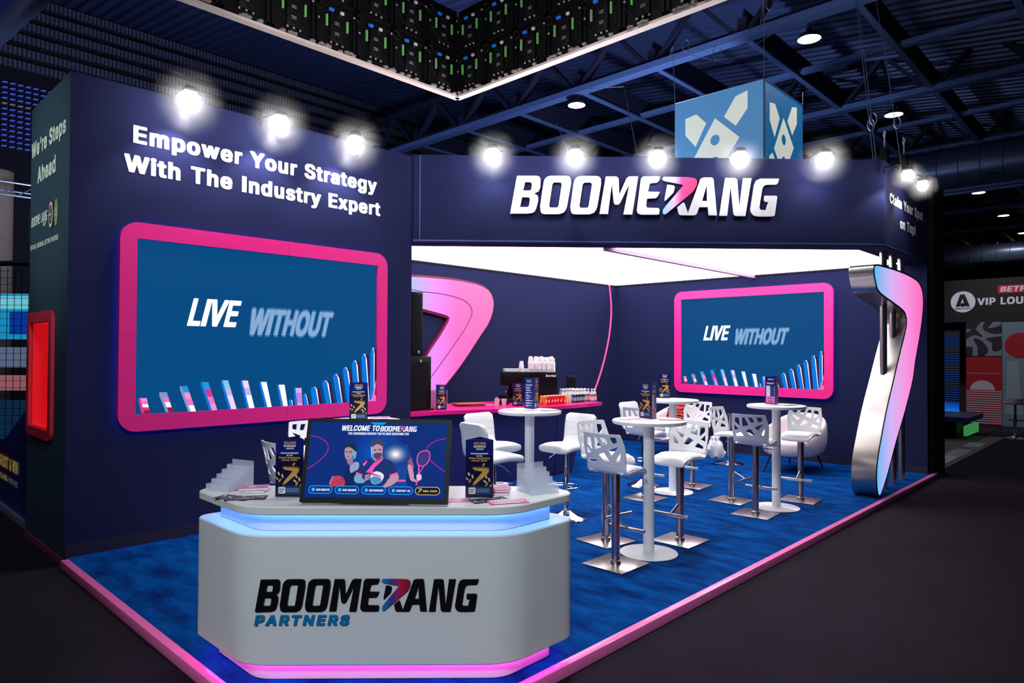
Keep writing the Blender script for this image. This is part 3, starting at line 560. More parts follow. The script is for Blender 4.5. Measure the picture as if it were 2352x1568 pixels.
# ---------------------------------------------------------------- hall shell
DECK = mat('roof_deck', S(70, 84, 132), .45, .3, noise=.2, nscale=.7)
def roof_z(y):
    return 10.3+.137*(y-7)
mb = MB()
xs = []
x = -10.
k = 0
while x < 74:
    step = .36 if x < 40 else .9
    xs += [(x, 0), (x+step*.45, 0), (x+step*.55, .11), (x+step*.9, .11)]
    x += step
mb.grid([[Vector((a, y, roof_z(y)+d)) for a, d in xs] for y in (-12, 7, 26.2)])
struct('ceiling', mb, DECK, 'corrugated roof deck of the hall')

DKSTEEL = mat('dark_unlit_steelwork', S(34, 36, 62), .6)  # darker copy of the steel, for members not lit from below
STEELB = mat('blue_grey_uplit_steelwork', S(92, 118, 178), .5, .1)  # paler copy of the steel: light from below put into the colour
def truss(x, y0=-8., y1=25.5, z=9.0, depth=1.25, w=.3, name='ceiling_truss', step=2.42):
    m = MB()
    m.box((x, (y0+y1)/2, z), (w, y1-y0, .16))
    m.m = 1
    m.box((x, (y0+y1)/2, z+depth), (w, y1-y0, .16))
    m.box((x, (y0+y1)/2, z+.14), (.06, y1-y0, .12))
    n = int((y1-y0)/step)
    for i in range(n):
        a = 4.6+step*(i-int((4.6-y0)/step))
        for q in ((a-.12, a-step/2), (a+.12, a+step/2)):
            p0, p1 = Vector((x, q[0], z+.05)), Vector((x, q[1], z+depth))
            d = p1-p0
            R = d.to_track_quat('Z', 'X').to_matrix()
            m.box((p0+p1)/2, (.1, .2, d.length), rot=R)
        m.box((x, a, z+.25), (.12, .22, .4))
    return struct(name, m, [STEELB, DKSTEEL])
for i, x in enumerate((15.0, 21.5, 28.05, 34.6, 41.1, 47.7, 54.2)):
    truss(x, step=2.42, w=.3)
mb = MB()
for x in (18.2, 24.75, 31.3):
    mb.box((x, 8.75, 9.12), (.2, 33.5, .12))
struct('ceiling_beams', mb, STEELB)
mb = MB()
for y in (-.25, 2.17, 4.6, 7.0, 9.43, 11.85, 14.3, 16.7, 19.1):
    mb.m = 0
    mb.box((35., y, 9.02), (40., .14, .05))
    mb.m = 1
    mb.box((35., y, 9.35), (40., .05, .6))
struct('ceiling_purlins', mb, [STEELB, DKSTEEL])

# far left hall wall: perforated louvre bands, lower part dark
LOUV = mat('louvre_band', S(96, 94, 122), .6, noise=.1, nscale=2)
nt = LOUV.node_tree
wv = nt.nodes.new('ShaderNodeTexWave')
wv.inputs['Scale'].default_value = 2.6
wv.bands_direction = 'X'
tc = nt.nodes.new('ShaderNodeTexCoord')
nt.links.new(tc.outputs['Object'], wv.inputs['Vector'])
cr = nt.nodes.new('ShaderNodeValToRGB')
cr.color_ramp.elements[0].color = S(48, 46, 66)
cr.color_ramp.elements[1].color = S(116, 112, 142)
nt.links.new(wv.outputs['Fac'], cr.inputs['Fac'])
nt.links.new(cr.outputs['Color'], nt.nodes['Principled BSDF'].inputs['Base Color'])
mb = MB()
mb.fill([[(-14, HF), (75, HF), (75, 12.95), (-14, 12.95)]], Frame((0, 26, 0), (1, 0, 0), (0, 0, 1)))
struct('wall_hall', mb, mat('hall_wall_dark', S(30, 28, 40), .8))
mb = MB()
for z in (12.72, 12.3, 11.88, 11.45, 11.02, 10.6):
    mb.box((18, 25.9, z), (56, .1, .24))
struct('wall_louvres', mb, LOUV, 'perforated louvre bands high on the hall wall')
mb = MB()
mb.fill([[(-26, HF), (14, HF), (14, 14), (-26, 14)]], Frame((72, 0, 0), (0, -1, 0), (0, 0, 1)))
struct('wall_far', mb, MATS['hall_wall_dark'])

# ---------------------------------------------------------------- brand lettering used on header, counter and screens
def logo(fr_fn, mbs, s, depth, back=None, keys=None, shear=0.):
    """emblem word: glyph outlines scaled to height s; mbs(key) gives the builder for each glyph"""
    for key, loops in DATA['logo']:
        if keys and key not in keys:
            continue
        mbs(key).fill([[(p[0]*s, p[1]*s) for p in l] for l in loops], fr_fn, depth, back)

LETTERW = mat('white_sign_face', S(226, 226, 236), .35)
LOGOGRAD = grad_mat('emblem_gradient', 0, 0, 1, [(0, S(140, 200, 250)), (.35, S(190, 160, 230)), (.62, S(236, 60, 140)), (1, S(205, 50, 120))], es=0)

def emblem_mat(name, a, b, stops, es):
    return grad_mat(name, 0, a, b, stops, es=es)

# header sign, letters stand off the fabric
u0, z0 = 1.15, 3.342
hs = .4555
sign = thing('header_sign', 'large white raised letters with a pink boomerang emblem among them on the navy header', 'sign', tuple(DIAG(u0, z0)), -PI/4)
LOC = Frame((0, 0, 0), (1, 0, 0), (0, 0, 1))
for key, loops in DATA['logo']:
    m = MB()
    L = [[(p[0]*hs*1.015, p[1]*hs) for p in l] for l in loops]
    m.fill(L, LOC, .035, .012)
    if key == 'R':
        xs_ = [p[0] for p in L[0]]
        g = grad_mat('header_emblem', 0, min(xs_), max(xs_), [(0, S(150, 205, 250)), (.3, S(200, 190, 235)), (.55, S(240, 80, 150)), (1, S(215, 50, 120))], es=0)
        m.build('emblem', g, sign)['label'] = 'blue to pink boomerang emblem'
    else:
        m.build('letter', LETTERW, sign)

# slogans printed on the fabric
INK = mat('white_print', S(236, 236, 240), .6)
TWR = Frame((0, 6.488, 0), (1, 0, 0), (0, 0, 1))
def slogan(name, label, fr, lines, m_):
    t = thing(name, label, 'lettering')
    for string, x0, y0, h, x1 in lines:
        # measure the line, then set every word as its own part
        total = MB()
        total.text(string, fr, x0, y0, h, x1=x1, depth=.004)
        total.bm.free()
        x, pos, spans = 0., [], []
        for w_ in string.split(' '):
            adv = sum(GLYPH[c][0] for c in w_)/1000
            l0 = min(GLYPH[w_[0]][1][0][0::2])/1000
            last = GLYPH[w_[-1]]
            l1 = adv-last[0]/1000+max(max(l[0::2]) for l in last[1])/1000
            spans.append((x+l0, x+l1))
            x += adv+.27
        k = (x1-x0)/(spans[-1][1]-spans[0][0])
        for w_, (a, b) in zip(string.split(' '), spans):
            m = MB()
            m.text(w_, fr, x0+(a-spans[0][0])*k, y0, h, x1=x0+(b-spans[0][0])*k, depth=.004)
            m.build('word', m_, t)
    return t
slogan('wall_slogan', 'large white two-line slogan Empower Your Strategy on the tower front', TWR,
       [('Empower Your Strategy', 1.988, 3.505, .155, 2.0+2.53), ('With The Industry Expert', 1.919, 3.243, .155, 4.582)], INK)
slogan('header_slogan', 'white slogan Claim Your Spot on Top on the short header side', RGT, [('Claim Your Spot', 9.28, 3.562, .13, 10.87), ('on Top!', 9.73, 3.31, .13, 10.48)], INK)
slogan('side_slogan', "pale slogan We're Steps Ahead on the narrow tower side", LFT, [("We're Steps", -7.81, 3.51, .145, -6.6), ('Ahead', -7.56, 3.235, .15, -6.915)], mat('pale_print', S(206, 220, 206), .6))

# partner mark on the tower side
part = thing('partner_mark', 'small partner logos with a round crest below the slogan on the tower side', 'logo', (1.515, 7.4, 2.85), -PI/2)
PL = Frame((0, 0, 0), (1, 0, 0), (0, 0, 1))
m = MB()
for key, loops in DATA['logo']:
    m.m = 1 if key == 'R' else 0
    m.fill([[(-.38+p[0]*.087, p[1]*.09) for p in l] for l in loops], PL, .004)
m.m = 0
m.text('BET', PL, .08, -.04, .034, x1=.19, depth=.004)
m.build('wordmark', [MATS['pale_print'], mat('blue_print', S(40, 90, 170), .6)], part)
for w_, a, b in (('OFFICIAL', -.40, -.165), ('REGIONAL', -.14, .115), ('BETTING', .14, .345), ('PARTNER', .37, .61)):
    m = MB()
    m.text(w_, PL, a, -.215, .045, x1=b, depth=.004)
    m.build('caption_word', MATS['pale_print'], part)
m = MB()
m.disc(PL, .52, .03, .062, .118, .004)
m.m = 1
m.text('125', PL, .48, .0, .06, x1=.57, depth=.006)
m.build('green_disc', [mat('green_print', S(120, 150, 100), .6), mat('pale_green_print', S(200, 215, 180), .6)], part)
m = MB()
m.disc(PL, .36, .03, .085, .13, .006)
m.m = 1
m.disc(PL, .36, .03, .07, .112, .008)
m.m = 2
m.disc(PL, .36, .03, .05, .085, .010)
m.m = 0
m.rect(PL, .325, -.03, .345, .09, .012)
m.m = 3
m.rect(PL, .352, -.04, .366, .1, .012)
m.m = 1
m.rect(PL, .374, -.03, .386, .09, .012)
m.rect(PL, .31, .022, .41, .034, .013)
m.build('crest', [mat('crest_red', S(120, 22, 38), .6), mat('crest_white', S(220, 222, 210), .6), mat('crest_rim', S(60, 14, 26), .6), mat('crest_black', S(20, 14, 20), .6)], part)
m = MB()
m.rect(PL, .67, -.13, .676, .2, .003)
m.rect(PL, -.485, -.12, -.479, .2, .003)
m.build('side_rule', mat('teal_print', S(30, 84, 90), .6), part)

# lit niche in the tower side
nic = thing('display_niche', 'red lit display niche with dark red rounded frame in the tower side', 'niche', (1.515, 7.31, .92), -PI/2)
m = MB()
m.fill([rrect(-.45, -.01, .45, 1.12, .09), [(-.355, .075), (.355, .075), (.355, 1.025), (-.355, 1.025)]], PL, .03, .002)
m.build('frame', mat('dark_red_frame', S(196, 40, 66), .5), nic)
m = MB()
m.quad((-.35, .32, .08), (.35, .32, .08), (.35, .32, 1.02), (-.35, .32, 1.02))
m.build('back_panel', mat('niche_red', S(190, 8, 40), .35, emit=S(240, 8, 44), es=.55), nic)  # light inside the niche put in as emission of the panel
m = MB()
m.quad((-.35, 0, .08), (-.35, .32, .08), (-.35, .32, 1.02), (-.35, 0, 1.02))
m.quad((.35, .32, .08), (.35, 0, .08), (.35, 0, 1.02), (.35, .32, 1.02))
m.quad((-.35, 0, 1.02), (-.35, .32, 1.02), (.35, .32, 1.02), (.35, 0, 1.02))
m.quad((-.35, .32, .08), (-.35, 0, .08), (.35, 0, .08), (.35, .32, .08))
m.build('lining', mat('niche_lining', S(200, 20, 44), .3, emit=S(240, 30, 40), es=.35), nic)  # lining glows too, in place of a lamp inside
m = MB()
m.box((-.335, .30, .55), (.02, .02, .9))
m.box((0, .30, .095), (.66, .02, .02))
m.build('led_strip', lit('niche_led', 255, 110, 60, 1.2), nic)

# ---------------------------------------------------------------- wall screens
def screen_content(m, W, H):
    """poster on the display: 0 blue, 1 white, 2 soft blue, 3 pale blue, then bar colours"""
    fr = LOC
    P = lambda q: [(a*W, b*H) for a, b in q]
    m.m = 0
    m.rect(fr, 0, 0, W, H, 0)
    m.m = 1
    m.text('LIVE', fr, .1714*W, .5128*H, .168*H, x1=.353*W, shear=.24, depth=.002, track=-.045)
    for k, (md, e) in enumerate(((2, .012), (3, 0.))):
        m.m = md
        for dx, dy in ((-1, 0), (1, 0), (0, 1), (0, -1)) if e else ((0, 0),):
            m.text('WITHOUT', fr, (.395+.0)*W+dx*e*W*.3, .468*H+dy*e*H, .168*H, x1=.757*W+dx*e*W*.3, shear=.24, depth=.002+.001*k, track=-.05)
    ramps = (((6, 4, 1, 5, 7)), (8, 4, 1, 7), (9, 6, 4, 1), (9, 5, 4, 6), (10, 11, 12, 12), (12, 11, 1, 1), (1, 1, 1, 1), (1, 1, 1, 1), (11, 13, 13, 6))
    for i, q in enumerate(DATA['bars']):
        tl, tr, br, bl = [Vector((a*W, b*H)) for a, b in q]
        w = (tr-tl)*.62
        m.m = 14 if i > 2 else (8 if i else 5)
        m.fill([[tuple(tl-Vector((0, .02*H))), tuple(tl), tuple(tl+w*.35), tuple(bl+w*.65), tuple(bl-w*.0)]], fr, .002)
        st = ramps[i]
        for j, c in enumerate(st):
            m.m = c
            a, b = j/len(st), (j+1)/len(st)
            m.fill([[tuple(tl.lerp(bl, a)+w*(.3+.3*a)), tuple(tr.lerp(br, a)), tuple(tr.lerp(br, b)), tuple(tl.lerp(bl, b)+w*(.3+.3*b))]], fr, .003)
    for i, q in enumerate(DATA['fins']):
        tl, tr, br, bl = [Vector((a*W, b*H)) for a, b in q]
        w = tr-tl
        m.m = 15
        m.fill([[tuple(tl+w*.5), tuple(tr-Vector((0, .015*H))), tuple(br), tuple(bl+(br-bl)*.5)]], fr, .0040+i*.0012)
        m.m = 1
        m.fill([[tuple(tl+w*.3), tuple(tl+w*.52), tuple(tl.lerp(bl, .12)+w*.7), tuple(bl+(br-bl)*.66), tuple(bl+(br-bl)*.6)]], fr, .0044+i*.0012)
        m.m = 14
        m.fill([[tuple(tl.lerp(bl, .1)), tuple(tl.lerp(bl, .02)+w*.12), tuple(tl+w*.34), tuple(tl.lerp(bl, .06)+w*.55), tuple(bl+(br-bl)*.6), tuple(bl)]], fr, .0048+i*.0012)
    m.m = 4
    m.fill([P([(.975, .02), (.998, .16), (.998, .12), (.985, .0)])], fr, .017)
    m.fill([P([(.96, .0), (.998, .05), (.998, .0)])], fr, .0172)
    m.m = 7
    m.fill([P([(.965, .01), (.99, .06), (.998, .1), (.998, .03), (.985, .0)])], fr, .0165)
SCR = [lit('screen_blue', 2, 74, 130, 1.0), lit('screen_white', 255, 255, 255, 1.05), lit('screen_blur', 62, 118, 170), lit('screen_paleblue', 136, 172, 214),
       lit('screen_pink', 236, 120, 200), lit('screen_hotpink', 226, 50, 140), lit('screen_rose', 240, 150, 210), lit('screen_crimson', 170, 10, 60),
       lit('screen_greyblue', 130, 150, 200), lit('screen_azure', 40, 150, 220), lit('screen_cyan', 120, 205, 240), lit('screen_lavender', 205, 180, 235),
       lit('screen_lilacwhite', 246, 215, 246), lit('screen_violet', 196, 130, 226), lit('screen_fin', 10, 120, 225), lit('screen_plum', 60, 22, 60)]
def wall_screen(loc, rot, label):
    t = thing('wall_screen', label, 'screen', loc, rot)
    W, H = 2.494, 1.525
    b = .135
    m = MB()
    m.fill([rrect(-b, -b-.01, W+b, H+b+.005, .15, 8), [(0, 0), (W, 0), (W, H), (0, H)]], LOC, .07, .02)
    for q in (rrect(-b, -b-.01, W+b, H+b+.005, .15, 8),):
        pass
    m.build('frame', PINKF, t)
    m = MB()
    for x, z, w_, h_ in ((W/2, H+b+.006, .02, 0), (W/2, -b-.011, .02, 0)):
        pass
    m.rect(LOC, W*.565, H+.002, W*.566, H+b, .0706)
    m.rect(LOC, W*.565, -b-.005, W*.566, -.002, .0706)
    m.rect(LOC, W+.002, H*.6, W+b, H*.6012, .0706)
    m.rect(LOC, -b, H*.45, -.002, H*.4512, .0706)
    m.build('frame_joint', mat('frame_joint', S(150, 12, 84), .5), t)
    m = MB()
    m.rect(LOC, -b+.04, -b+.03, W+b-.04, H+b-.035, .019, r=.12, back=.004)
    m.build('backlight', mat('blue_backlight', (0, 0, 0), .5, emit=S(10, 70, 230), es=45.0), t)
    m = MB()
    screen_content(m, W, H)
    o = m.build('display', SCR, t)
    o.location = (0, -.045, 0)
    return t
wall_screen((2.013, 6.488, 1.139), 0., 'large pink framed screen reading LIVE WITHOUT on the tower front')
wall_screen((11.1, 6.333, 1.137), -PI/2, 'pink framed screen reading LIVE WITHOUT on the back wall behind the tables')

# ---------------------------------------------------------------- boomerang light box on the wall and pink line
BX = 7.8
m0 = thing('wall_light_box', 'glowing pink boomerang light box on the navy wall above the bar', 'sign', (0, BX, 0))
outer = DATA['wb_out'] + [(6.43, .99), (6.30, .985), (6.22, 1.05), (6.17, 1.2), (6.2, 1.36)] + DATA['wb_in'] + [(5.75, 2.385), (5.45, 2.41), (5.22, 2.42), (5.12, 2.5), (5.12, 2.68), (5.25, 2.75)]
out_s = smooth_pts(outer, 3)
m = MB()
m.fill([out_s], LOC, .08, .0)
m.build('face', grad_mat('boomerang_glow', 0, 5.6, 7.6, [(0, S(110, 205, 250)), (.2, S(170, 180, 245)), (.42, S(240, 135, 250)), (.62, S(255, 110, 205)), (1, S(255, 112, 186))], es=1.05), m0)
m = MB()
off = []
N = len(out_s)
cen = Vector((6.6, 2.1))
def offset_loop(P, d):
    o = []
    sg = 1 if area2(P) > 0 else -1
    for i in range(len(P)):
        a, b, c = Vector(P[i-1]), Vector(P[i]), Vector(P[(i+1) % len(P)])
        t = (c-a).normalized()
        o.append((b.x+sg*t.y*d, b.y-sg*t.x*d))
    return o
m.fill([offset_loop(out_s, .035), out_s], LOC, .05, .0)
m.build('edge_return', mat('boomerang_edge', S(110, 10, 60), .5), m0)
m = MB()
line = smooth_pts([(5.5, 2.6), (5.9, 2.585)]+DATA['wb_line'], 3, closed=False)
m.tube([(a, -.082, b) for a, b in line], .006, 6)
m.build('contour_line', mat('contour_dark', S(60, 10, 60), .5), m0)
m = MB()
arc = smooth_pts([(10.83, 2.98)]+DATA['arc']+[(10.2, .7)], 4, closed=False)
m.tube([(a, 7.782, b) for a, b in arc], .016, 8)
tag(m.build('light_line', mat('pink_line', S(240, 80, 140), .4, emit=S(250, 70, 140), es=.5)), 'thin curved pink line running down the navy wall near the corner', 'line')

# ---------------------------------------------------------------- boomerang sculpture at the right edge
sc = thing('boomerang_sculpture', 'tall steel boomerang sculpture with a glowing blue to pink face at the right edge', 'sculpture', (0, 2.46, 0))
P = smooth_pts(DATA['sculpt'], 3)
m = MB()
m.fill([offset_loop(P, -.022)], LOC, .004, -.002, walls=True)
m.build('light_face', grad_mat('sculpture_glow', 0, 8.7, 10.9, [(0, S(80, 190, 250)), (.12, S(150, 185, 245)), (.3, S(214, 180, 245)), (.6, S(250, 150, 225)), (1, S(255, 105, 190))], es=1.0), sc)
m = MB()
m.fill([P], LOC, 0.0, -.27)
m.build('steel_body', STEEL, sc, sharp=50)
m = MB()
m.fill([P, offset_loop(P, -.022)], LOC, .008, -.001)
m.build('face_rim', mat('rim_dark', S(26, 26, 44), .35, .5), sc)
for x in (9.53, 9.94, 10.34):
    m = MB()
    m.tube([(x, .13, 0.002), (x, .13, 2.998)], .042, 20)
    m.build('support_pole', STEEL, sc)

# ---------------------------------------------------------------- welcome counter
ctr = thing('welcome_counter', 'white angular welcome counter with a blue lit band at the front corner of the stand', 'counter', (0, 0, 0))
FP = [(1.56, 3.36), (2.52, 2.40), (3.05, 2.40), (3.05, 2.64), (1.74, 3.97), (1.56, 3.97)]
def inset(P, d):
    N = len(P)
    o = []
    for i in range(N):
        p, a, b = Vector(P[i]), Vector(P[i-1]), Vector(P[(i+1) % N])
        n1 = Vector(((p-a).y, -(p-a).x)).normalized()
        n2 = Vector(((b-p).y, -(b-p).x)).normalized()
        bis = (n1+n2)
        bis = bis/bis.length_squared*2
        o.append(tuple(p-bis*d))
    return o
RAD = [.14, .14, .12, .14, .14, .12]
def slab(P, z0, z1, mats, name, r=RAD, bev=.006):
    m = MB()
    Q = round_poly(P, r, 8)
    m.fill([Q], XY, z1-bev)
    q2 = round_poly(inset(P, bev), r, 8)
    m = MB()
    m.fill([q2], XY, z1)
    rows = [[Vector((x, y, z)) for x, y in q] for q, z in ((q2, z0), (Q, z0+bev), (Q, z1-bev), (q2, z1))]
    m.grid(rows, close_u=True)
    m.fill([q2[::-1]], Frame((0, 0, 0), (1, 0, 0), (0, 1, 0)), z0)
    return m.build(name, mats, ctr)
COUNTW = mat('counter_white', S(226, 228, 230), .4)
slab(FP, .115, .765, COUNTW, 'body')
slab(FP, .868, .912, COUNTW, 'countertop')
slab(inset(FP, .1), .765, .868, COUNTW, 'recess_band', r=.07)
slab(inset(FP, .1), .0, .115, COUNTW, 'plinth', r=.07)
def led_ring(name, d, z, h, m_):
    m = MB()
    A, B = round_poly(inset(FP, d), .08, 6), round_poly(inset(FP, d+.012), .08, 6)
    m.fill([A, B], XY, z, z-h)
    return m.build(name, m_, ctr)
led_ring('blue_led_strip', .075, .866, .006, lit('led_blue', 85, 150, 255, 17.0))
led_ring('pink_led_strip', .06, .113, .006, lit('led_magenta', 255, 90, 215, 22.0))
CF = Frame((1.56, 3.36, 0), (1, -1, 0), (0, 0, 1))
INKK = mat('black_sign_face', S(16, 15, 20), .3)
cs = .1605
for key, loops in DATA['logo']:
    m = MB()
    L = [[(.066+p[0]*cs, .39+p[1]*cs) for p in l] for l in loops]
    fr2 = Frame((1.559, 3.359, 0), (1, -1, 0), (0, 0, 1))
    m.fill(L, fr2, .009, -.001)
    if key == 'R':
        xs_ = [fr2(*p).x for p in L[0]]
        m.build('emblem', grad_mat('counter_emblem', 0, min(xs_), max(xs_), [(0, S(10, 130, 190)), (.3, S(60, 60, 150)), (.6, S(190, 24, 70)), (1, S(130, 10, 50))], es=0), ctr)['label'] = 'blue to crimson boomerang emblem'
    else:
        m.build('letter', INKK, ctr)
m = MB()
m.text('PARTNERS', fr2, .062, .322, .05, x1=.533, shear=.2, depth=.009, back=-.001, track=.06)
m.build('tagline', mat('teal_sign_face', S(10, 120, 175), .35), ctr)

# touch monitor leaning on the counter
mon = thing('touch_monitor', 'black framed touch monitor leaning on the white counter with three athletes on screen', 'monitor', (1.781, 3.206, .913), math.radians(-48.6))
W, H = .762, .435
tilt = math.radians(17)
MF = Frame((0, .0, 0.012), (1, 0, 0), (0, math.sin(tilt), math.cos(tilt)))
m = MB()
m.fill([rrect(0, 0, W, H, .006, 2)], MF, .0, -.035)
m.build('housing', BLACK, mon)
m = MB()
m.fill([[(.2, .02), (.56, .02), (.56, .3), (.2, .3)]], MF, -.035, -.07)
m.tube([MF(.38, .2, -.07), (.38, .26, .012)], .016, 10)
m.box((.38, .24, .012), (.26, .16, .016))
m.build('rear_stand', BLACK, mon)
m = MB()
bx0, bx1, by0, by1 = .021, W-.019, .027, H-.019
SW, SH = bx1-bx0, by1-by0
SCF = Frame(MF(bx0, by0, .001), MF.u, MF.v)
mm = {}
def sm(name, r, g, b, es=1.0):
    k = 'monitor_'+name
    if k not in mm:
        mm[k] = (len(mm), lit(k, r, g, b, es))
    return mm[k][0]
PX = lambda x, y: ((x-50-(1300-y)*.066)/2150*SW if False else ((x-(135-(y-95)*.071))/(2100+(y-95)*.05))*SW, (1300-y)/1200*SH)
def shp(c, pts, d=.0006, r=0):
    m.m = sm(*c)
    Q = [PX(*p) for p in pts]
    if r:
        Q = smooth_pts(Q, 3)
    m.fill([Q], SCF, d)
m.m = sm('bg', 8, 44, 122)
m.rect(SCF, 0, 0, SW, SH, 0)
for k, (a, c) in enumerate([(1.0-.11*i, ('g%d' % i, 7, 46+5*i, 126+9*i)) for i in range(8)]):
    shp(c, [(1180+480*a*math.cos(t*PI/12), 640+560*a*math.sin(t*PI/12)) for t in range(24)], .0001+.00005*k)
shp(('top_glow', 20, 150, 230), [(1050, 98), (1300, 98), (1240, 140), (1110, 140)], .0005)
m.m = sm('white', 240, 246, 255)
def stext(s_, x, y, h, x1, d=.0009, **kw):
    a, b = PX(x, y), PX(x1, y)
    m.text(s_, SCF, a[0], a[1], h/1200*SH, x1=b[0], depth=d, **kw)
stext('WELCOME TO', 596, 240, 90, 1186, shear=.16, track=-.03)
lx, ly = PX(1200, 246)
ls = 88/1200*SH
kx = (PX(1768, 246)[0]-lx)/6.98
for key, loops in DATA['logo']:
    m.m = sm('hot', 235, 60, 160) if key == 'R' else sm('white', 240, 246, 255)
    m.fill([[(lx+p[0]*kx, ly+p[1]*ls) for p in l] for l in loops], SCF, .0009)
m.m = sm('white', 240, 246, 255)
stext("THE CONVERSION EXPERTS YOU'VE BEEN SEARCHING FOR", 705, 302, 38, 1645)
def stroke(c, pts, w, d=.0007):
    m.m = sm(*c)
    Q = [Vector(PX(*p)) for p in pts]
    Q = [Vector(q) for q in smooth_pts(Q, 4, closed=False)]
    L, R_ = [], []
    for i, q in enumerate(Q):
        t = (Q[min(i+1, len(Q)-1)]-Q[max(i-1, 0)]).normalized()
        nrm = Vector((-t.y, t.x))*w/1200*SH/2
        L.append(tuple(q+nrm))
        R_.append(tuple(q-nrm))
    m.fill([L+R_[::-1]], SCF, d)
PK = ('line', 190, 40, 150)
stroke(PK, [(125, 322), (260, 355), (370, 430), (405, 520), (370, 620), (280, 720), (180, 800), (85, 858)], 12)
stroke(PK, [(2225, 348), (2080, 385), (1970, 450), (1925, 540), (1945, 640), (2050, 760), (2212, 880)], 12)
# left athlete
shp(('skin_d', 150, 120, 150), [(705, 640), (790, 660), (800, 740), (740, 800), (700, 740)], .0008)
shp(('skin', 176, 140, 160), [(660, 560), (668, 520), (730, 500), (800, 540), (790, 640), (730, 705), (680, 690), (662, 620)], .0009, 1)
shp(('rim', 70, 190, 215), [(800, 530), (838, 560), (845, 620), (820, 700), (795, 650)], .00088, 1)
shp(('hair', 22, 42, 66), [(655, 545), (662, 480), (720, 450), (800, 455), (842, 520), (838, 580), (800, 545), (740, 505), (680, 515)], .001, 1)
shp(('hair', 22, 42, 66), [(672, 575), (715, 575), (712, 588), (674, 588)], .0011)
shp(('hair', 22, 42, 66), [(735, 572), (780, 575), (776, 590), (736, 588)], .0011)
shp(('lip', 110, 60, 90), [(690, 655), (735, 652), (730, 664), (694, 664)], .0011)
shp(('vest', 16, 36, 90), [(720, 800), (790, 745), (850, 740), (900, 770), (850, 900), (820, 1120), (640, 1120), (668, 930)], .0007)
shp(('arm', 150, 160, 205), [(760, 790), (830, 740), (890, 760), (880, 850), (820, 890), (770, 915), (748, 860)], .0009, 1)
shp(('ball_d', 190, 60, 90), [(445, 1070), (470, 1000), (540, 962), (630, 975), (680, 1040), (675, 1100), (640, 1122), (460, 1128)], .0011, 1)
stroke(('hair', 22, 42, 66), [(470, 1075), (560, 1050), (640, 1010), (665, 1030)], 6, .0012)
stroke(('hair', 22, 42, 66), [(540, 1125), (600, 1080), (680, 1050)], 6, .0012)
for k in range(4):
    shp(('skin', 176, 140, 160), [(436+k*12, 1075-k*32), (470+k*12, 1065-k*32), (472+k*12, 1080-k*32), (438+k*12, 1092-k*32)], .0013)
# right athlete with racket
shp(('hair_f', 140, 90, 120), [(1520, 500), (1590, 455), (1650, 510), (1660, 590), (1700, 680), (1740, 820), (1690, 830), (1640, 740), (1560, 740), (1505, 640)], .0007, 1)
shp(('skin_f', 205, 150, 175), [(1520, 560), (1560, 520), (1610, 550), (1625, 620), (1590, 690), (1545, 680), (1520, 620)], .0008, 1)
shp(('dress', 24, 66, 150), [(1450, 800), (1540, 745), (1640, 750), (1640, 900), (1620, 1030), (1650, 1120), (1420, 1120), (1440, 900)], .0007)
shp(('belt', 226, 90, 180), [(1470, 1010), (1615, 1012), (1615, 1042), (1470, 1040)], .0009)
shp(('skin_f', 205, 150, 175), [(1640, 780), (1700, 790), (1735, 900), (1750, 1000), (1820, 1010), (1800, 1040), (1700, 1025), (1665, 930)], .0009, 1)
stroke(('racket', 235, 80, 175), [(1885, 545), (1960, 560), (1978, 640), (1945, 740), (1870, 795), (1800, 770), (1785, 680), (1810, 590), (1890, 545)], 18, .001)
shp(('strings', 60, 56, 130), [(1885, 560), (1955, 580), (1965, 640), (1935, 730), (1865, 780), (1808, 755), (1800, 680), (1825, 600)], .0009, 1)
stroke(('racket', 235, 80, 175), [(1810, 780), (1815, 880), (1800, 960), (1780, 1095)], 22, .001)
stroke(('racket', 235, 80, 175), [(1900, 775), (1840, 880), (1810, 940)], 14, .001)
shp(('skin_p', 226, 190, 215), [(1785, 930), (1840, 920), (1860, 960), (1850, 1010), (1800, 1015), (1780, 975)], .0012, 1)
# flare
for k, (a, c) in enumerate([(190-22*i, ('f%d' % i, int(16+234*(i/7)**1.6), int(60+180*(i/7)**1.6), int(140+95*(i/7)**1.6))) for i in range(8)]):
    shp(c, [(1450+a*1.25*math.cos(t*PI/12), 610+a*math.sin(t*PI/12)) for t in range(24)], .00095+.00003*k)
# centre athlete
shp(('neck', 165, 130, 165), [(1110, 640), (1240, 600), (1260, 720), (1180, 760), (1110, 700)], .00125)
shp(('shirt', 26, 50, 112), [(940, 740), (1060, 680), (1130, 740), (1240, 660), (1400, 730), (1490, 900), (1380, 940), (1360, 1120), (960, 1120), (960, 930), (860, 900)], .0013)
shp(('sash', 244, 84, 180), [(1000, 900), (1110, 760), (1220, 690), (1265, 655), (1255, 700), (1130, 830), (1090, 915)], .0014)
shp(('sash', 244, 84, 180), [(945, 770), (1010, 710), (1015, 745), (965, 810)], .0014)
shp(('skin_c', 190, 150, 170), [(1095, 500), (1150, 455), (1235, 470), (1250, 560), (1230, 640), (1160, 700), (1110, 650), (1092, 580)], .0014, 1)
shp(('rim2', 110, 200, 240), [(1062, 480), (1092, 490), (1090, 620), (1100, 690), (1075, 650)], .0014)
shp(('hair_c', 60, 66, 100), [(1058, 480), (1075, 390), (1150, 362), (1240, 378), (1272, 440), (1262, 510), (1235, 480), (1160, 450), (1095, 495)], .0015, 1)
shp(('hair', 22, 42, 66), [(1110, 540), (1150, 538), (1150, 552), (1112, 556)], .0016)
shp(('hair', 22, 42, 66), [(1180, 535), (1225, 530), (1226, 545), (1182, 550)], .0016)
shp(('beard', 84, 66, 100), [(1115, 610), (1170, 590), (1235, 600), (1225, 650), (1165, 702), (1120, 655)], .00155, 1)
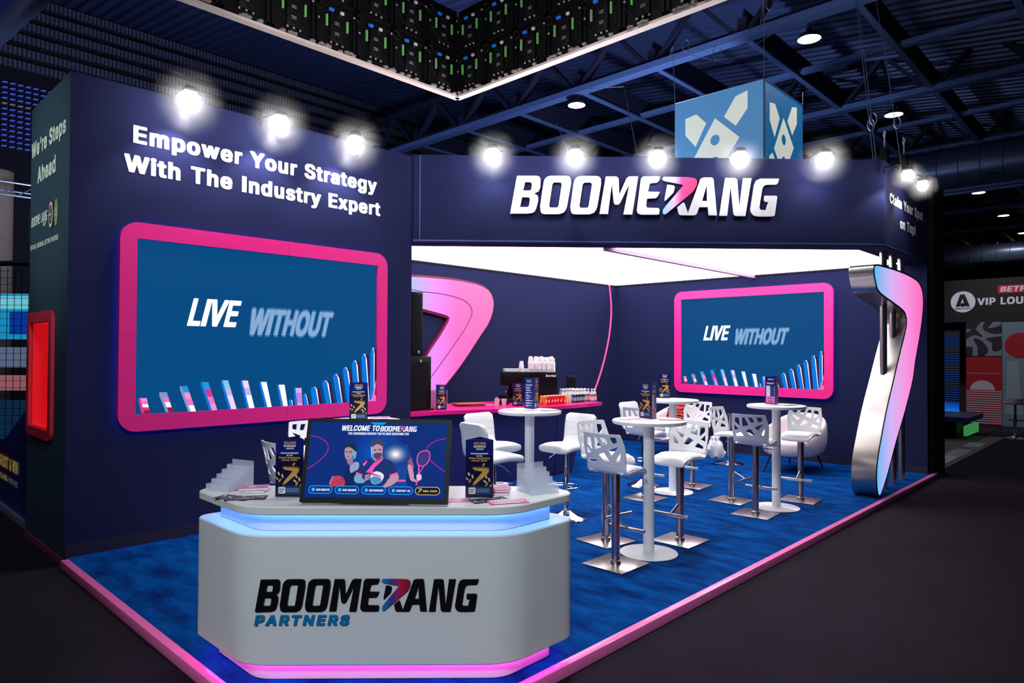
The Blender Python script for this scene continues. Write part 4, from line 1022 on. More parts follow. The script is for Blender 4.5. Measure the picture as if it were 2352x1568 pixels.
shp(('lip', 110, 60, 90), [(1135, 635), (1195, 630), (1190, 645), (1140, 648)], .0016)
shp(('cuff', 250, 90, 160), [(850, 900), (950, 935), (940, 965), (845, 930)], .0015)
shp(('cuff', 250, 90, 160), [(1365, 935), (1485, 895), (1492, 930), (1375, 975)], .0015)
shp(('skin_c', 190, 150, 170), [(1380, 970), (1490, 925), (1505, 1010), (1420, 1090), (1320, 1135), (1260, 1125), (1300, 1080)], .0015, 1)
shp(('skin_b', 110, 170, 200), [(845, 940), (930, 960), (960, 1010), (1010, 1020), (960, 1070), (860, 1070), (820, 1020)], .0015, 1)
shp(('ball_w', 226, 236, 244), [(1070, 960), (1110, 905), (1180, 885), (1260, 920), (1278, 975), (1230, 1060), (1150, 1090), (1090, 1060)], .0017, 1)
shp(('ball_b', 70, 150, 200), [(1075, 1000), (1130, 965), (1220, 985), (1245, 1030), (1190, 1085), (1110, 1075)], .0018, 1)
shp(('sash', 244, 84, 180), [(1065, 945), (1110, 910), (1250, 965), (1225, 975)], .0019)
for k in range(4):
    shp(('skin', 176, 140, 160), [(985, 950+k*22), (1055, 925+k*24), (1062, 940+k*24), (990, 970+k*22)], .002)
# buttons
for (x0, x1, s_) in ((115, 495, 'OUR BENEFITS'), (525, 908, 'OUR BRANDS'), (935, 1322, 'OUR MANAGERS'), (1352, 1735, 'CONTACT US'), (1762, 2150, 'GBA 2025')):
    g = s_.startswith('GBA')
    y0, y1 = 1246, 1118
    a, b = PX(x0, y0), PX(x1, y1)
    a2, b2 = PX(x0+12, y0-11), PX(x1-12, y1+11)
    m.m = sm('gold', 200, 180, 130) if g else sm('btn', 40, 160, 245)
    m.rect(SCF, a[0], a[1], b[0], b[1], .0021, r=(b[1]-a[1])*.49)
    m.m = sm('btn_k', 12, 12, 26) if g else sm('btn_in', 8, 50, 134)
    m.rect(SCF, a2[0], a2[1], b2[0], b2[1], .0023, r=(b2[1]-a2[1])*.49)
    m.m = sm('gold', 200, 180, 130) if g else sm('icon', 60, 190, 250)
    c = PX(x0+80, 1182)
    if g:
        k0 = .028
        m.loops([[(c[0]-.012+(p[0]-3.93)*.024, c[1]-.012+p[1]*.024) for p in DATA['logo'][5][1][0]]], SCF, .0025)
    else:
        m.rect(SCF, c[0]-.008, c[1]-.008, c[0]+.008, c[1]+.008, .0025, r=.004)
    m.m = sm('gold', 200, 180, 130) if g else sm('white', 240, 246, 255)
    stext(s_, x0+122, 1200, 32, x1-48, d=.0026, shear=.1)
order = [v[1] for v in sorted(mm.values(), key=lambda q: q[0])]
m.build('display', order, mon)

# ---------------------------------------------------------------- promo boxes (three printed sides)
PBM = [mat('box_navy', S(14, 28, 112), .3), mat('box_black', S(12, 12, 60), .3), GOLD, mat('box_white', S(232, 232, 236), .5), mat('box_blue', S(8, 40, 130), .35),
       mat('box_slate', S(36, 52, 78), .4), mat('gold_light', S(238, 208, 140), .4), mat('gold_dark', S(136, 92, 44), .4), mat('box_pink', S(236, 90, 170), .4), mat('box_lilac', S(140, 130, 200), .4), mat('box_sky', S(90, 150, 210), .4)]
def boomer(m, fr, cx, cy, s, d, mi):
    pts = DATA['logo'][5][1][0]
    xm = sum(p[0] for p in pts)/len(pts)
    m.m = mi
    m.fill([[(cx+(p[0]-xm)*s, cy+(p[1]-.5)*s) for p in pts]], fr, d)
def panel_gold(m, fr):
    w, h = .15, .31
    m.m = 1
    m.rect(fr, .002, .002, w-.002, h-.001, .0006)
    m.m = 0
    m.rect(fr, .002, .225, w-.002, h-.001, .0008)
    m.m = 2
    m.text('GOLDEN', fr, .043, .283, .014, x1=.107, depth=.0012, shear=.12)
    m.m = 3
    m.text('BOOMERANG', fr, .043, .268, .011, x1=.107, depth=.0012, shear=.12)
    m.text('AWARDS', fr, .055, .255, .009, x1=.097, depth=.0012, shear=.12)
    m.text('Announcement', fr, .027, .231, .010, x1=.121, depth=.0012)
    m.text('of the', fr, .058, .219, .008, x1=.091, depth=.0012)
    m.m = 2
    m.text('Golden Boomerang', fr, .017, .206, .010, x1=.131, depth=.0012)
    m.text('Awards 2025!', fr, .032, .193, .010, x1=.116, depth=.0012)
    boomer(m, fr, .074, .110, .104, .0010, 7)
    boomer(m, fr, .076, .111, .088, .0014, 2)
    m.m = 6
    for x, y, a, l in ((.098, .175, .9, .018), (.05, .155, .5, .014), (.018, .125, -1.2, .018), (.038, .112, -1.3, .02), (.006, .10, -.8, .02), (.024, .088, 1.0, .02), (.112, .11, -1.2, .017), (.128, .095, -1.3, .02), (.105, .085, -.7, .02), (.115, .07, 1.0, .02), (.138, .062, .9, .012)):
        d = Vector((math.cos(a), math.sin(a)))*l/2
        n = Vector((-d.y, d.x)).normalized()*.0042
        c = Vector((x, y))
        m.m = 6 if a < 0 else 2
        q = [c-d-n, c+d-n, c+d+n, c-d+n]
        m.fill([[(min(max(p.x, .003), .147), p.y) for p in q]], fr, .0017)
    m.m = 5
    m.rect(fr, .01, .012, .14, .058, .0019, r=.006)
    m.m = 3
    m.rect(fr, .017, .018, .055, .053, .0022, r=.007)
    m.m = 1
    m.text('Boom', fr, .022, .037, .008, x1=.048, depth=.0024)
    m.text('Pass', fr, .022, .025, .008, x1=.042, depth=.0024)
    m.m = 10
    for y in (.042, .034, .026):
        m.rect(fr, .06, y, .128, y+.004, .0022)
def panel_rows(m, fr):
    m.m = 0
    m.rect(fr, .002, .002, .148, .309, .0006)
    m.m = 3
    m.text('AWARDS', fr, .04, .27, .014, x1=.1, depth=.0012)
    boomer(m, fr, .115, .277, .016, .0012, 3)
    m.rect(fr, .02, .235, .125, .240, .0012)
    m.rect(fr, .03, .225, .11, .230, .0012)
    for k, (y0, y1, c) in enumerate(((.16, .205, 10), (.12, .16, 9), (.08, .12, 9), (.012, .08, 8))):
        m.m = c
        m.rect(fr, .014, y0, .136, y1, .0010)
    for k in range(5):
        y = .186-k*.024
        m.m = 3
        m.rect(fr, .022, y, .068, y+.018, .0014, r=.004)
        m.m = 1
        m.rect(fr, .074, y, .128, y+.018, .0014, r=.004)
    m.m = 1
    m.rect(fr, .055, .02, .098, .068, .0014, r=.005)
    m.m = 3
    m.text('GBA', fr, .061, .048, .012, x1=.093, depth=.0018)
    m.text('25', fr, .064, .028, .013, x1=.09, depth=.0018)
def panel_list(m, fr):
    m.m = 4
    m.rect(fr, .002, .002, .148, .309, .0006)
    m.m = 3
    m.text('boomer', fr, .04, .276, .013, x1=.088, depth=.0012)
    boomer(m, fr, .10, .281, .018, .0012, 3)
    m.rect(fr, .04, .264, .112, .268, .0012)
    m.rect(fr, .028, .240, .122, .245, .0012)
    m.rect(fr, .024, .230, .128, .235, .0012)
    random.seed(3)
    for k in range(8):
        y = .206-k*.026
        m.m = 3
        m.rect(fr, .02, y+.004, .024, y+.008, .0012)
        m.rect(fr, .03, y+.005, .03+.05+.06*random.random(), y+.010, .0012)
        m.rect(fr, .03, y-.003, .03+.03+.06*random.random(), y+.002, .0012)
def make_box():
    t = thing('promo_box', '-', 'display box')
    s3 = .15*math.sqrt(3)/2
    V = [(-.075, -s3/3), (.075, -s3/3), (0, 2*s3/3)]
    m = MB()
    for i in range(3):
        a, b = Vector(V[i]), Vector(V[(i+1) % 3])
        ai, bi = a*.96, b*.96
        m.quad((a.x, a.y, 0), (b.x, b.y, 0), (b.x, b.y, .31), (a.x, a.y, .31))
        m.quad((bi.x, bi.y, 0.002), (ai.x, ai.y, 0.002), (ai.x, ai.y, .31), (bi.x, bi.y, .31))
        m.quad((a.x, a.y, .31), (b.x, b.y, .31), (bi.x, bi.y, .31), (ai.x, ai.y, .31))
    m.face([m.v(x, y, 0.001) for x, y in reversed(V)])
    m.build('sleeve', PBM[0], t)
    for i, fn, nm in ((0, panel_gold, 'awards_panel'), (1, panel_rows, 'rows_panel'), (2, panel_list, 'list_panel')):
        a, b = V[i], V[(i+1) % 3]
        m = MB()
        fn(m, Frame((a[0], a[1], 0), (b[0]-a[0], b[1]-a[1], 0), (0, 0, 1)))
        m.build(nm, PBM, t)
    return t
BOX0 = None
def place_box(vert, which, rotdeg, z, label):
    global BOX0
    r = math.radians(rotdeg)
    s3 = .15*math.sqrt(3)/2
    V = [(-.075, -s3/3), (.075, -s3/3), (0, 2*s3/3)][which]
    x = vert[0]-(V[0]*math.cos(r)-V[1]*math.sin(r))
    y = vert[1]-(V[0]*math.sin(r)+V[1]*math.cos(r))
    if BOX0 is None:
        BOX0 = make_box()
        o = BOX0
        o.location = (x, y, z)
        o.rotation_euler = (0, 0, r)
    else:
        o = dup(BOX0, (x, y, z), r)
    o['label'] = label
    o['group'] = 'printed award boxes on tables and counters'
    return o
CT, TT, BT = .9135, 1.1295, .9665
place_box((1.785, 3.467), 0, -45, CT, 'dark triangular award box on the white counter, partly behind the monitor')
place_box((2.503, 2.739), 0, -45, CT, 'dark triangular award box on the white counter, right of the monitor')
place_box((5.068, 3.19), 1, -104, TT, 'blue award box on the bar table nearest to the counter on the carpet')
place_box((7.535, 3.138), 2, 133.8, TT, 'award box with pink row panel on the bar table nearest the sculpture')
place_box((5.09, 4.564), 0, 24, TT, 'blue award box with white list on the bar table before the bar')
place_box((7.491, 4.611), 0, -42, TT, 'dark award box on the farthest bar table below the back screen')
place_box((3.129, 4.839), 0, -43, TT, 'dark award box on the bar table in front of the large screen')
place_box((5.541, 6.606), 0, -6, BT, 'award box on the pink bar beside the tall loudspeaker')
place_box((6.717, 6.417), 0, -42, BT, 'dark award box on the pink bar in front of the coffee machine')

# ---------------------------------------------------------------- bar tables
def make_table():
    t = thing('bar_table', '-', 'table', group='white round bar tables')
    m = MB()
    m.lathe([(0, 0), (.24, 0), (.245, .004), (.243, .009), (.06, .016), (0, .016)], n=48)
    m.build('base', WHITE, t)
    m = MB()
    m.lathe([(.046, .012), (.046, 1.10), (0, 1.10)], n=24)
    m.build('pole', WHITE, t)
    m = MB()
    m.lathe([(0, 1.096), (.30, 1.096), (.309, 1.101), (.311, 1.112), (.309, 1.124), (.303, 1.128), (0, 1.128)], n=64)
    m.build('tabletop', WHITE, t)
    return t
T0 = make_table()
T0.location = (5.009, 3.178, .001)
T0['label'] = 'white bar table nearest the counter, with three perforated stools around it'
for loc, lab in (((7.473, 3.11), 'white bar table nearest the boomerang sculpture'), ((7.404, 4.359), 'white bar table farthest back below the back screen'),
                 ((4.955, 4.5), 'white bar table in front of the pink bar, with leather stools'), ((3.23, 4.78), 'white bar table in front of the large screen, behind the monitor')):
    dup(T0, (*loc, .001), label=lab)

# ---------------------------------------------------------------- perforated stools; forward is +x
HOLES = [[(-.75, .92), (-.45, .92), (-.52, .70), (-.79, .77)], [(-.28, .90), (.02, .90), (-.14, .67), (-.38, .70)], [(.14, .90), (.33, .90), (.36, .50), (-.06, .57)],
         [(.46, .88), (.76, .87), (.80, .68), (.46, .47)], [(.84, .60), (.88, .34), (.54, .40)], [(-.84, .68), (-.30, .52), (-.45, .36)], [(-.87, .52), (-.54, .20), (-.78, .20)],
         [(-.13, .47), (.22, .37), (-.10, .18), (-.35, .19)], [(.42, .31), (.82, .20), (.80, .10), (.24, .14)]]
OUTL = [(-.90, 1.0), (.91, 1.0), (1.02, .5), (.95, .0), (-.95, .0), (-1.03, .6)]
def make_perf():
    t = thing('perforated_stool', '-', 'bar stool', group='white perforated bar stools')
    m = MB()
    m.box((0, 0, .005), (.39, .39, .008), bev=.002)
    m.build('base_plate', STEEL, t)
    m = MB()
    m.lathe([(.042, .008), (.042, .035), (.034, .04), (.034, .44)], n=24)
    m.lathe([(.031, .40), (.036, .44), (.036, .72), (0, .72)], n=24)
    m.build('column', STEEL, t)
    m = MB()
    m.tube([(.02, 0, .335), (.155, 0, .27)], .011, 10)
    m.tube([(.155, -.17, .26), (.155, .17, .26)], .014, 12)
    m.build('footrest', STEEL, t)
    m = MB()
    m.tube([(.0, -.02, .715), (.0, -.11, .70), (.02, -.19, .695)], .006, 8)
    m.build('lever', STEEL, t)
    m = MB()
    # back: bent in plan, tilted back
    def shrink(l, k=.9):
        cx_, cy_ = sum(p[0] for p in l)/len(l), sum(p[1] for p in l)/len(l)
        return round_poly([(cx_+(p[0]-cx_)*k, cy_+(p[1]-cy_)*k) for p in l], .03, 2)
    m2 = [[(p[0]*.193, .03+p[1]*.27) for p in l] for l in [round_poly(OUTL, .06, 3)]+[shrink(h) for h in HOLES]]
    def bend(a, b, c):
        # a across, b up, c thickness
        return Vector((-.155-.075*(b/.3)+.04*(a/.19)**2+c, a, .765+b))
    m.fill(m2, Frame((0, 0, 0), (1, 0, 0), (0, 1, 0)), .006, -.006)
    for k in range(1, 12):
        bmesh.ops.bisect_plane(m.bm, geom=m.bm.verts[:]+m.bm.edges[:]+m.bm.faces[:], plane_co=(-.2+.4*k/12, 0, 0), plane_no=(1, 0, 0))
    for v_ in m.bm.verts:
        v_.co = bend(*v_.co)
    # seat pan and curved junction to the back
    prof = [(.215, .712), (.205, .735), (.17, .757), (.10, .768), (.0, .763), (-.08, .757), (-.125, .757), (-.148, .772), (-.160, .792), (-.169, .82)]
    wid = [.150, .158, .168, .178, .186, .19, .19, .19, .188, .184]
    def section(off):
        rows = []
        for (x, z), w in zip(prof, wid):
            row = []
            for k in range(9):
                s_ = -1+2*k/8
                bl = max(0, min(1, (-x-.1)/.08))
                row.append(Vector((x+.04*s_*s_*bl, s_*w, z+off+.006*s_*s_)))
            rows.append(row)
        return rows
    up, dn = section(.0), section(-.016)
    A = m.grid(up)
    B = m.grid([r[::-1] for r in dn])
    B = [r[::-1] for r in B]
    for i in range(len(A)-1):
        m.face([A[i+1][0], A[i][0], B[i][0], B[i+1][0]])
        m.face([A[i][-1], A[i+1][-1], B[i+1][-1], B[i][-1]])
    for k in range(8):
        m.face([A[0][k], A[0][k+1], B[0][k+1], B[0][k]])
        m.face([A[-1][k+1], A[-1][k], B[-1][k], B[-1][k+1]])
    m.build('shell', WHITEP, t, sharp=40)
    m = MB()
    cp = [(.195, .742), (.188, .760), (.15, .783), (.07, .793), (-.03, .790), (-.10, .780), (-.135, .772), (-.142, .76)]
    cw = [.135, .148, .158, .166, .172, .172, .165, .15]
    rows = []
    for (x, z), w in zip(cp, cw):
        rows.append([Vector((x, s_*w, z-(.014 if abs(s_) > .95 else 0)-(.003*s_*s_))) for s_ in (-1, -.93, -.7, -.3, 0, .3, .7, .93, 1)])
    m.grid(rows)
    m.build('seat_pad', WLEATH, t, sharp=60)
    return t
def put(first, loc, deg, label):
    x, y = loc
    if not first.get('placed'):
        first['placed'] = 1
        first.location = (x, y, .001)
        first.rotation_euler = (0, 0, math.radians(deg))
        first['label'] = label
        return first
    return dup(first, (x, y, .001), math.radians(deg), label)
PS = make_perf()
put(PS, (4.563, 3.203), 0, 'white perforated stool in front, seen from behind, left of the nearest bar table')
put(PS, (5.062, 3.663), -97, 'white perforated stool behind the front stool, facing the nearest bar table')
put(PS, (5.54, 3.186), 180, 'white perforated stool right of the nearest bar table, seat toward the camera')
put(PS, (6.855, 4.40), 0, 'white perforated stool behind the pole of the nearest bar table')
put(PS, (7.915, 4.38), 182, 'white perforated stool beside the farthest bar table, right of its pole')
put(PS, (7.458, 3.625), -90, 'white perforated stool between the two right tables, its back half hidden')
put(PS, (7.01, 3.139), 3, 'white perforated stool left of the table near the sculpture, seen from behind')
put(PS, (8.06, 3.068), 185, 'white perforated stool before the pink armchair, right of the sculpture table')
put(PS, (2.48, 4.47), 0, 'white perforated stool behind the counter, left of the award box')
put(PS, (3.19, 5.43), -92, 'white perforated stool just above the monitor corner, below the large screen')

# ---------------------------------------------------------------- leather stools with chrome foot; forward is +x
def make_leather():
    t = thing('leather_stool', '-', 'bar stool', group='white leather bar stools')
    m = MB()
    m.lathe([(0, .0), (.2, .0), (.205, .006), (.195, .014), (.13, .035), (.07, .065), (.04, .085), (.036, .1), (.03, .11), (0, .11)], n=40)
    m.build('chrome_base', CHROME, t)
    m = MB()
    m.lathe([(.028, .1), (.028, .46), (.024, .47), (.024, .68), (0, .68)], n=20)
    m.build('gas_column', CHROME, t)
    m = MB()
    m.tube([(.06+.16*math.cos(2*PI*k/28), .16*math.sin(2*PI*k/28), .33) for k in range(28)], .011, 10, closed=True)
    m.tube([(.0, .025, .33), (.06, .155, .33)], .009, 8)
    m.tube([(.0, -.025, .33), (.06, -.155, .33)], .009, 8)
    m.lathe([(.03, .30), (.034, .305), (.034, .355), (.03, .36)], n=20)
    m.build('foot_ring', CHROME, t)
    m = MB()
    m.tube([(.0, -.02, .675), (.03, -.12, .655), (.05, -.19, .60)], .006, 8)
    m.build('lever', CHROME, t)
    def slabp(prof, w, th, name, ribs):
        m = MB()
        rows = []
        for i, (x, z, nx, nz, k) in enumerate(prof):
            row = []
            ns = 16
            hw = w*(k if k else 1)
            for j in range(ns):
                a = 2*PI*j/ns
                ca, sa = math.cos(a), math.sin(a)
                e = .35
                yy = hw*math.copysign(abs(ca)**e, ca)
                tt = th/2*(k if k < 1 else 1)*math.copysign(abs(sa)**.6, sa)
                g = 1
                row.append(Vector((x+nx*tt*g, yy, z+nz*tt*g)))
            rows.append(row)
        vs = m.grid(rows, close_u=True)
        m.face(vs[0][::-1])
        m.face(vs[-1])
        return m.build(name, WLEATH, t, sharp=70)
    seat = [(.215, .718, 0, 1, .9), (.20, .722, 0, 1, 1), (.12, .735, .1, 1, 1), (.04, .738, 0, 1, 1), (-.05, .733, 0, 1, 1), (-.12, .728, 0, 1, 1), (-.155, .728, .2, 1, .95)]
    slabp(seat, .2, .07, 'seat', 3)
    back = [(-.13, .715, .5, .85, .9), (-.165, .73, .75, .6, 1), (-.19, .77, .95, .2, 1), (-.20, .83, 1, .0, 1), (-.207, .90, 1, .06, 1), (-.218, .97, 1, .1, 1), (-.235, 1.03, 1, .15, 1), (-.245, 1.055, 1, .2, .8)]
    slabp(back, .2, .05, 'backrest', 3)
    m = MB()
    for z, x in ((.84, -.176), (.90, -.182), (.97, -.193)):
        m.tube([(x, -.17, z), (x, .17, z)], .0012, 6)
    m.build('stitching', mat('seam_grey', S(226, 224, 228), .6), t)
    return t
LS = make_leather()
put(LS, (4.95, 4.99), -90, 'white leather stool between the pink bar and its table, back to the bar')
put(LS, (4.42, 4.46), -8, 'white leather stool left of the bar side table, seen from behind')
put(LS, (5.455, 4.444), 178, 'white leather stool right of the bar side table, facing the monitor')
put(LS, (7.5, 4.84), -90, 'white leather stool half hidden behind the blue award box at the nearest table')

# ---------------------------------------------------------------- round lounge chairs
BOUCLE = mat('boucle', S(226, 214, 218), .95, noise=.06, nscale=90, bump=.6)
def make_armchair():
    t = thing('lounge_chair', '-', 'armchair', group='boucle lounge chairs')
    m = MB()
    # shell wraps the back; forward is +x ; half plan angles from front right round the back to front left
    rows_o, n = [], 40
    A0 = math.radians(38)
    def plan(a, k):
        ca, sa = math.cos(a), math.sin(a)
        e = .8
        return Vector((k*.56*math.copysign(abs(ca)**e, ca)-.02, k*.40*math.copysign(abs(sa)**e, sa)))
    def top(a):
        b = max(0, -math.cos(a)) 
        f = (1-math.cos(a))/2
        return .47+.33*f**1.1
    loop = []
    prof_rows = []
    angs = [A0+(2*PI-2*A0)*i/n for i in range(n+1)]
    for a in angs:
        zt = top(a)
        row = []
        # outside bottom -> bulge -> rounded top -> inside down to the seat
        for k, z in ((.80, .24), (.92, .28), (1.0, .40), (1.02, .40+(zt-.4)*.5), (1.0, zt-.05), (.97, zt-.012), (.92, zt), (.86, zt-.015), (.82, zt-.06), (.78, .45), (.74, .36)):
            q = plan(a, k)
            row.append(Vector((q.x, q.y, z)))
        prof_rows.append(row)
    vs = m.grid([r[::-1] for r in prof_rows])
    m.face(vs[0])
    m.face(vs[-1][::-1])
    m.build('shell', BOUCLE, t, sharp=70)
    m = MB()
    base = [plan(2*PI*i/48, .88) for i in range(48)]
    rows = []
    for s_, z in ((.0, .245), (.93, .24), (.985, .27), (1.0, .33), (.99, .40), (.95, .435), (.8, .45), (0, .455)):
        rows.append([Vector((p.x*s_, p.y*s_, z)) for p in base])
    m.grid(rows, close_u=True)
    m.build('seat', BOUCLE, t, sharp=70)
    for sx, sy in ((.46, .22), (.46, -.22), (-.46, .22), (-.46, -.22)):
        m = MB()
        m.tube([(sx*.82, sy*.85, .26), (sx*1.12, sy*1.1, 0.002)], [.014, .009], 10)
        m.build('leg', BLACK, t)
    return t
ac = make_armchair()
ac.location = (10.06, 3.93, .001)
ac.rotation_euler = (0, 0, math.radians(182))
ac['label'] = 'pale boucle lounge chair against the back wall, next to the boomerang sculpture'
dup(ac, (10.15, 5.98, .001), math.radians(186), 'pale boucle lounge chair in the far corner, behind the bar tables')
# throw and striped garment on the far chair
m = MB()
random.seed(5)
rows = []
for i in range(13):
    row = []
    for j in range(15):
        a, b = i/12, j/14
        x = .12-.46*a
        y = -.34+.5*b
        z = .80-.30*max(0, a-.35)**.8*1.2+.02*math.sin(9*b+3*a)+.015*random.random()
        row.append(Vector((x, y, z)))
    rows.append(row)
m.grid(rows)
th = m.build('fleece_throw', mat('fleece', S(240, 226, 222), .95, bump=.8, nscale=60), loc=(10.02, 6.12, -.24))
tag(th, 'fluffy white throw over the far lounge chair in the corner', 'blanket')
g = thing('striped_bag', 'red and black striped bag standing on the far lounge chair', 'bag', (10.37, 6.0, .462), .4)
m = MB()
prof = [(.10, 0), (.15, .03), (.16, .15), (.14, .28), (.10, .36), (.04, .39), (0, .395)]
rows = []
for r, z in prof:
    rows.append([Vector((r*.7*math.cos(2*PI*k/24)+.01*math.sin(5*k), r*1.25*math.sin(2*PI*k/24), z)) for k in range(24)])
m.grid(rows, close_u=True)
o = m.build('body', mat('stripe_red', S(214, 40, 40), .7), g, sharp=80)
nt = MATS['stripe_red'].node_tree
tc = nt.nodes.new('ShaderNodeTexCoord')
wv = nt.nodes.new('ShaderNodeTexWave')
wv.bands_direction = 'Z'
wv.inputs['Scale'].default_value = 5.5
wv.inputs['Distortion'].default_value = 5
wv.inputs['Detail Scale'].default_value = 2
cr = nt.nodes.new('ShaderNodeValToRGB')
cr.color_ramp.interpolation = 'CONSTANT'
cr.color_ramp.elements[0].color = S(20, 14, 18)
cr.color_ramp.elements[1].color = S(225, 60, 50)
cr.color_ramp.elements[1].position = .45
nt.links.new(tc.outputs['Object'], wv.inputs['Vector'])
nt.links.new(wv.outputs['Fac'], cr.inputs['Fac'])
nt.links.new(cr.outputs['Color'], nt.nodes['Principled BSDF'].inputs['Base Color'])
m = MB()
m.tube([(0, -.1, .37), (0, -.06, .44), (0, .06, .44), (0, .1, .37)], .012, 8)
m.build('handle', BLACK, g)

# pedestal with a white plastic bag
pd = thing('chrome_pedestal', 'slim chrome pedestal with disc foot behind the right bar stools', 'stand', (9.93, 4.87, .001))
m = MB()
m.lathe([(0, 0), (.22, 0), (.225, .006), (.21, .016), (.06, .04), (.03, .06), (0, .06)], n=40)
m.build('disc_foot', CHROME, pd)
m = MB()
m.lathe([(.026, .04), (.026, .76), (.07, .765), (.07, .78), (0, .78)], n=20)
m.build('pole', CHROME, pd)
m = MB()
random.seed(11)
rows = []
for i, (r, z) in enumerate(((.015, .36), (.03, .33), (.06, .31), (.05, .28), (.08, .24), (.105, .19), (.12, .13), (.125, .08), (.11, .03), (.05, .006), (0.004, .0))):
    rows.append([Vector((r*(1+.2*math.sin(3*a+i)+.28*random.random())*math.cos(a), r*(1+.2*math.cos(4*a-i)+.2*random.random())*math.sin(a), z+.02*math.sin(5*a+i))) for a in [2*PI*k/26 for k in range(26)]])
m.grid(rows, close_u=True)
pb = m.build('plastic_bag', mat('bag_plastic', S(232, 230, 232), .35, trans=.1), sharp=30, loc=(9.74, 5.0, .09))
tag(pb, 'crumpled white plastic bag hanging behind the right bar stools', 'bag')

# ---------------------------------------------------------------- bar
bar = thing('bar_counter', 'navy bar counter with a curved bright pink top along the left wall', 'bar', (0, 0, 0))
fcurve = smooth_pts([(5.055, 6.52), (5.44, 6.485), (5.82, 6.35), (6.22, 6.205), (6.75, 6.065), (7.24, 5.995), (7.72, 5.985), (8.2, 6.01)], 3, closed=False)
bcurve = [(8.34, 6.72), (7.9, 7.0), (7.3, 7.2), (6.5, 7.3), (5.95, 7.4), (5.055, 7.45)]
m = MB()
m.fill([fcurve+bcurve], XY, .965, .918)
m.build('bar_top', MAGENTA, bar)
m = MB()
rows = []
def tap(p, s_):
    # the right end of the front leans in toward the floor
    x, y = p
    f = max(0, (x-7.3)/.9)
    return Vector((x-.42*f*s_, y+.06+.05*s_, 0))
fc = [p for p in fcurve if p[0] <= 8.0]
for z, s_ in ((.918, 0), (0.002, 1)):
    rows.append([tap(p, s_)+Vector((0, 0, z)) for p in fc] + [tap(fc[-1], s_)+Vector((.05, .5, z)), Vector((7.3, 7.1, z)), Vector((5.06, 7.4, z))])
m.grid(rows)
m.build('front_panel', NAVY2, bar)
m = MB()
for i in (4, 9, 15):
    a, b = tap(fcurve[i], 0), tap(fcurve[i], 1)
    m.tube([a+Vector((0, -.002, .918)), b+Vector((0, -.002, .0))], .003, 6)
m.build('panel_joint', mat('joint_dark', S(8, 10, 40), .6), bar)

def speaker_grille(m, fr, w, h, n):
    for i in range(n):
        z = .02+(h-.04)*i/(n-1)
        m.rect(fr, .012, z-.003, w-.012, z+.003, .004, back=-.001)
sp = thing('subwoofer', 'black subwoofer box on the left end of the pink bar', 'loudspeaker', (5.15, 6.69, BT), math.radians(-3))
m = MB()
m.box((.18, .17, .335), (.36, .33, .67), bev=.012)
m.build('cabinet', BLACK, sp)
m = MB()
speaker_grille(m, Frame((0.01, .004, .0), (1, 0, 0), (0, 0, 1)), .34, .62, 46)
m.build('grille', mat('grille_dark', S(24, 22, 26), .5, .3), sp)
m = MB()
m.rect(Frame((.18, .003, .60), (1, 0, 0), (0, 0, 1)), 0, 0, .026, .03, .006)
m.build('badge', mat('badge_silver', S(190, 180, 170), .4), sp)
m = MB()
m.box((.18, .12, .008), (.40, .30, .014), bev=.004)
m.build('foot_plate', BLACK, sp)
sp2 = thing('column_speaker', 'tall slim black column loudspeaker standing on the subwoofer', 'loudspeaker', (5.205, 6.70, BT+.672), math.radians(-3))
m = MB()
m.box((.09, .08, .40), (.18, .15, .80), bev=.012)
m.build('cabinet', BLACK, sp2)
m = MB()
speaker_grille(m, Frame((0.005, .004, .02), (1, 0, 0), (0, 0, 1)), .17, .76, 48)
m.build('grille', MATS['grille_dark'], sp2)
m = MB()
m.rect(Frame((.10, .003, .04), (1, 0, 0), (0, 0, 1)), 0, 0, .026, .03, .006)
m.build('badge', MATS['badge_silver'], sp2)
# small satellite behind the bottles
sp3 = thing('satellite_speaker', 'small black upright speaker behind the bottles on the bar', 'loudspeaker', (8.16, 6.56, BT), math.radians(-42))
m = MB()
m.box((0, 0, .185), (.125, .12, .37), bev=.006)
m.build('cabinet', BLACK, sp3)
m = MB()
speaker_grille(m, Frame((-.06, -.061, 0), (1, 0, 0), (0, 0, 1)), .12, .36, 28)
m.build('grille', MATS['grille_dark'], sp3)

# paper stand, notebooks, jug
hd = thing('napkin_holder', 'plain mauve-tinted box standing behind the award box at the loudspeaker', 'box', (5.74, 6.77, BT), -.05)
m = MB()
m.box((.0, .08, .115), (.30, .07, .23), bev=.004)
m.build('case', mat('mauve_tinted_plastic', S(176, 116, 160), .4), hd)  # mauve: purple reflection put into the holder's colour
m = MB()
m.box((.0, .08, .229), (.2, .02, .006))
m.build('slot', BLACK, hd)
for k, (dz, c, lab, rz) in enumerate(((0, S(120, 60, 60), 'dark red notebook at the bottom of the pile on the bar', .0), (.018, S(176, 84, 60), 'brown notebook on top of the pile on the pink bar', .12))):
    t = thing('notebook', lab, 'notebook', (6.32, 6.86, BT+dz), -.5+rz, 'notebooks on the bar')
    m = MB()
    m.box((0, 0, .008), (.40, .27, .014), bev=.003)
    m.build('cover', mat('cover_%d' % k, c, .5), t)
    m = MB()
    m.box((.003, 0, .008), (.396, .262, .008))
    m.build('pages', PAPER, t)
jug = thing('steel_jug', 'black round knock jug with handle on the pink bar', 'jug', (6.83, 6.70, BT), 2.4)
m = MB()
m.lathe([(0, 0), (.075, 0), (.078, .01), (.07, .12), (.072, .125), (.066, .125), (.066, .02), (0, .02)], n=28)
m.build('pot', BLACK, jug)
m = MB()
m.tube([(.072, 0, .105), (.12, 0, .10), (.125, 0, .05), (.074, 0, .025)], .008, 8)
m.build('handle', BLACK, jug)

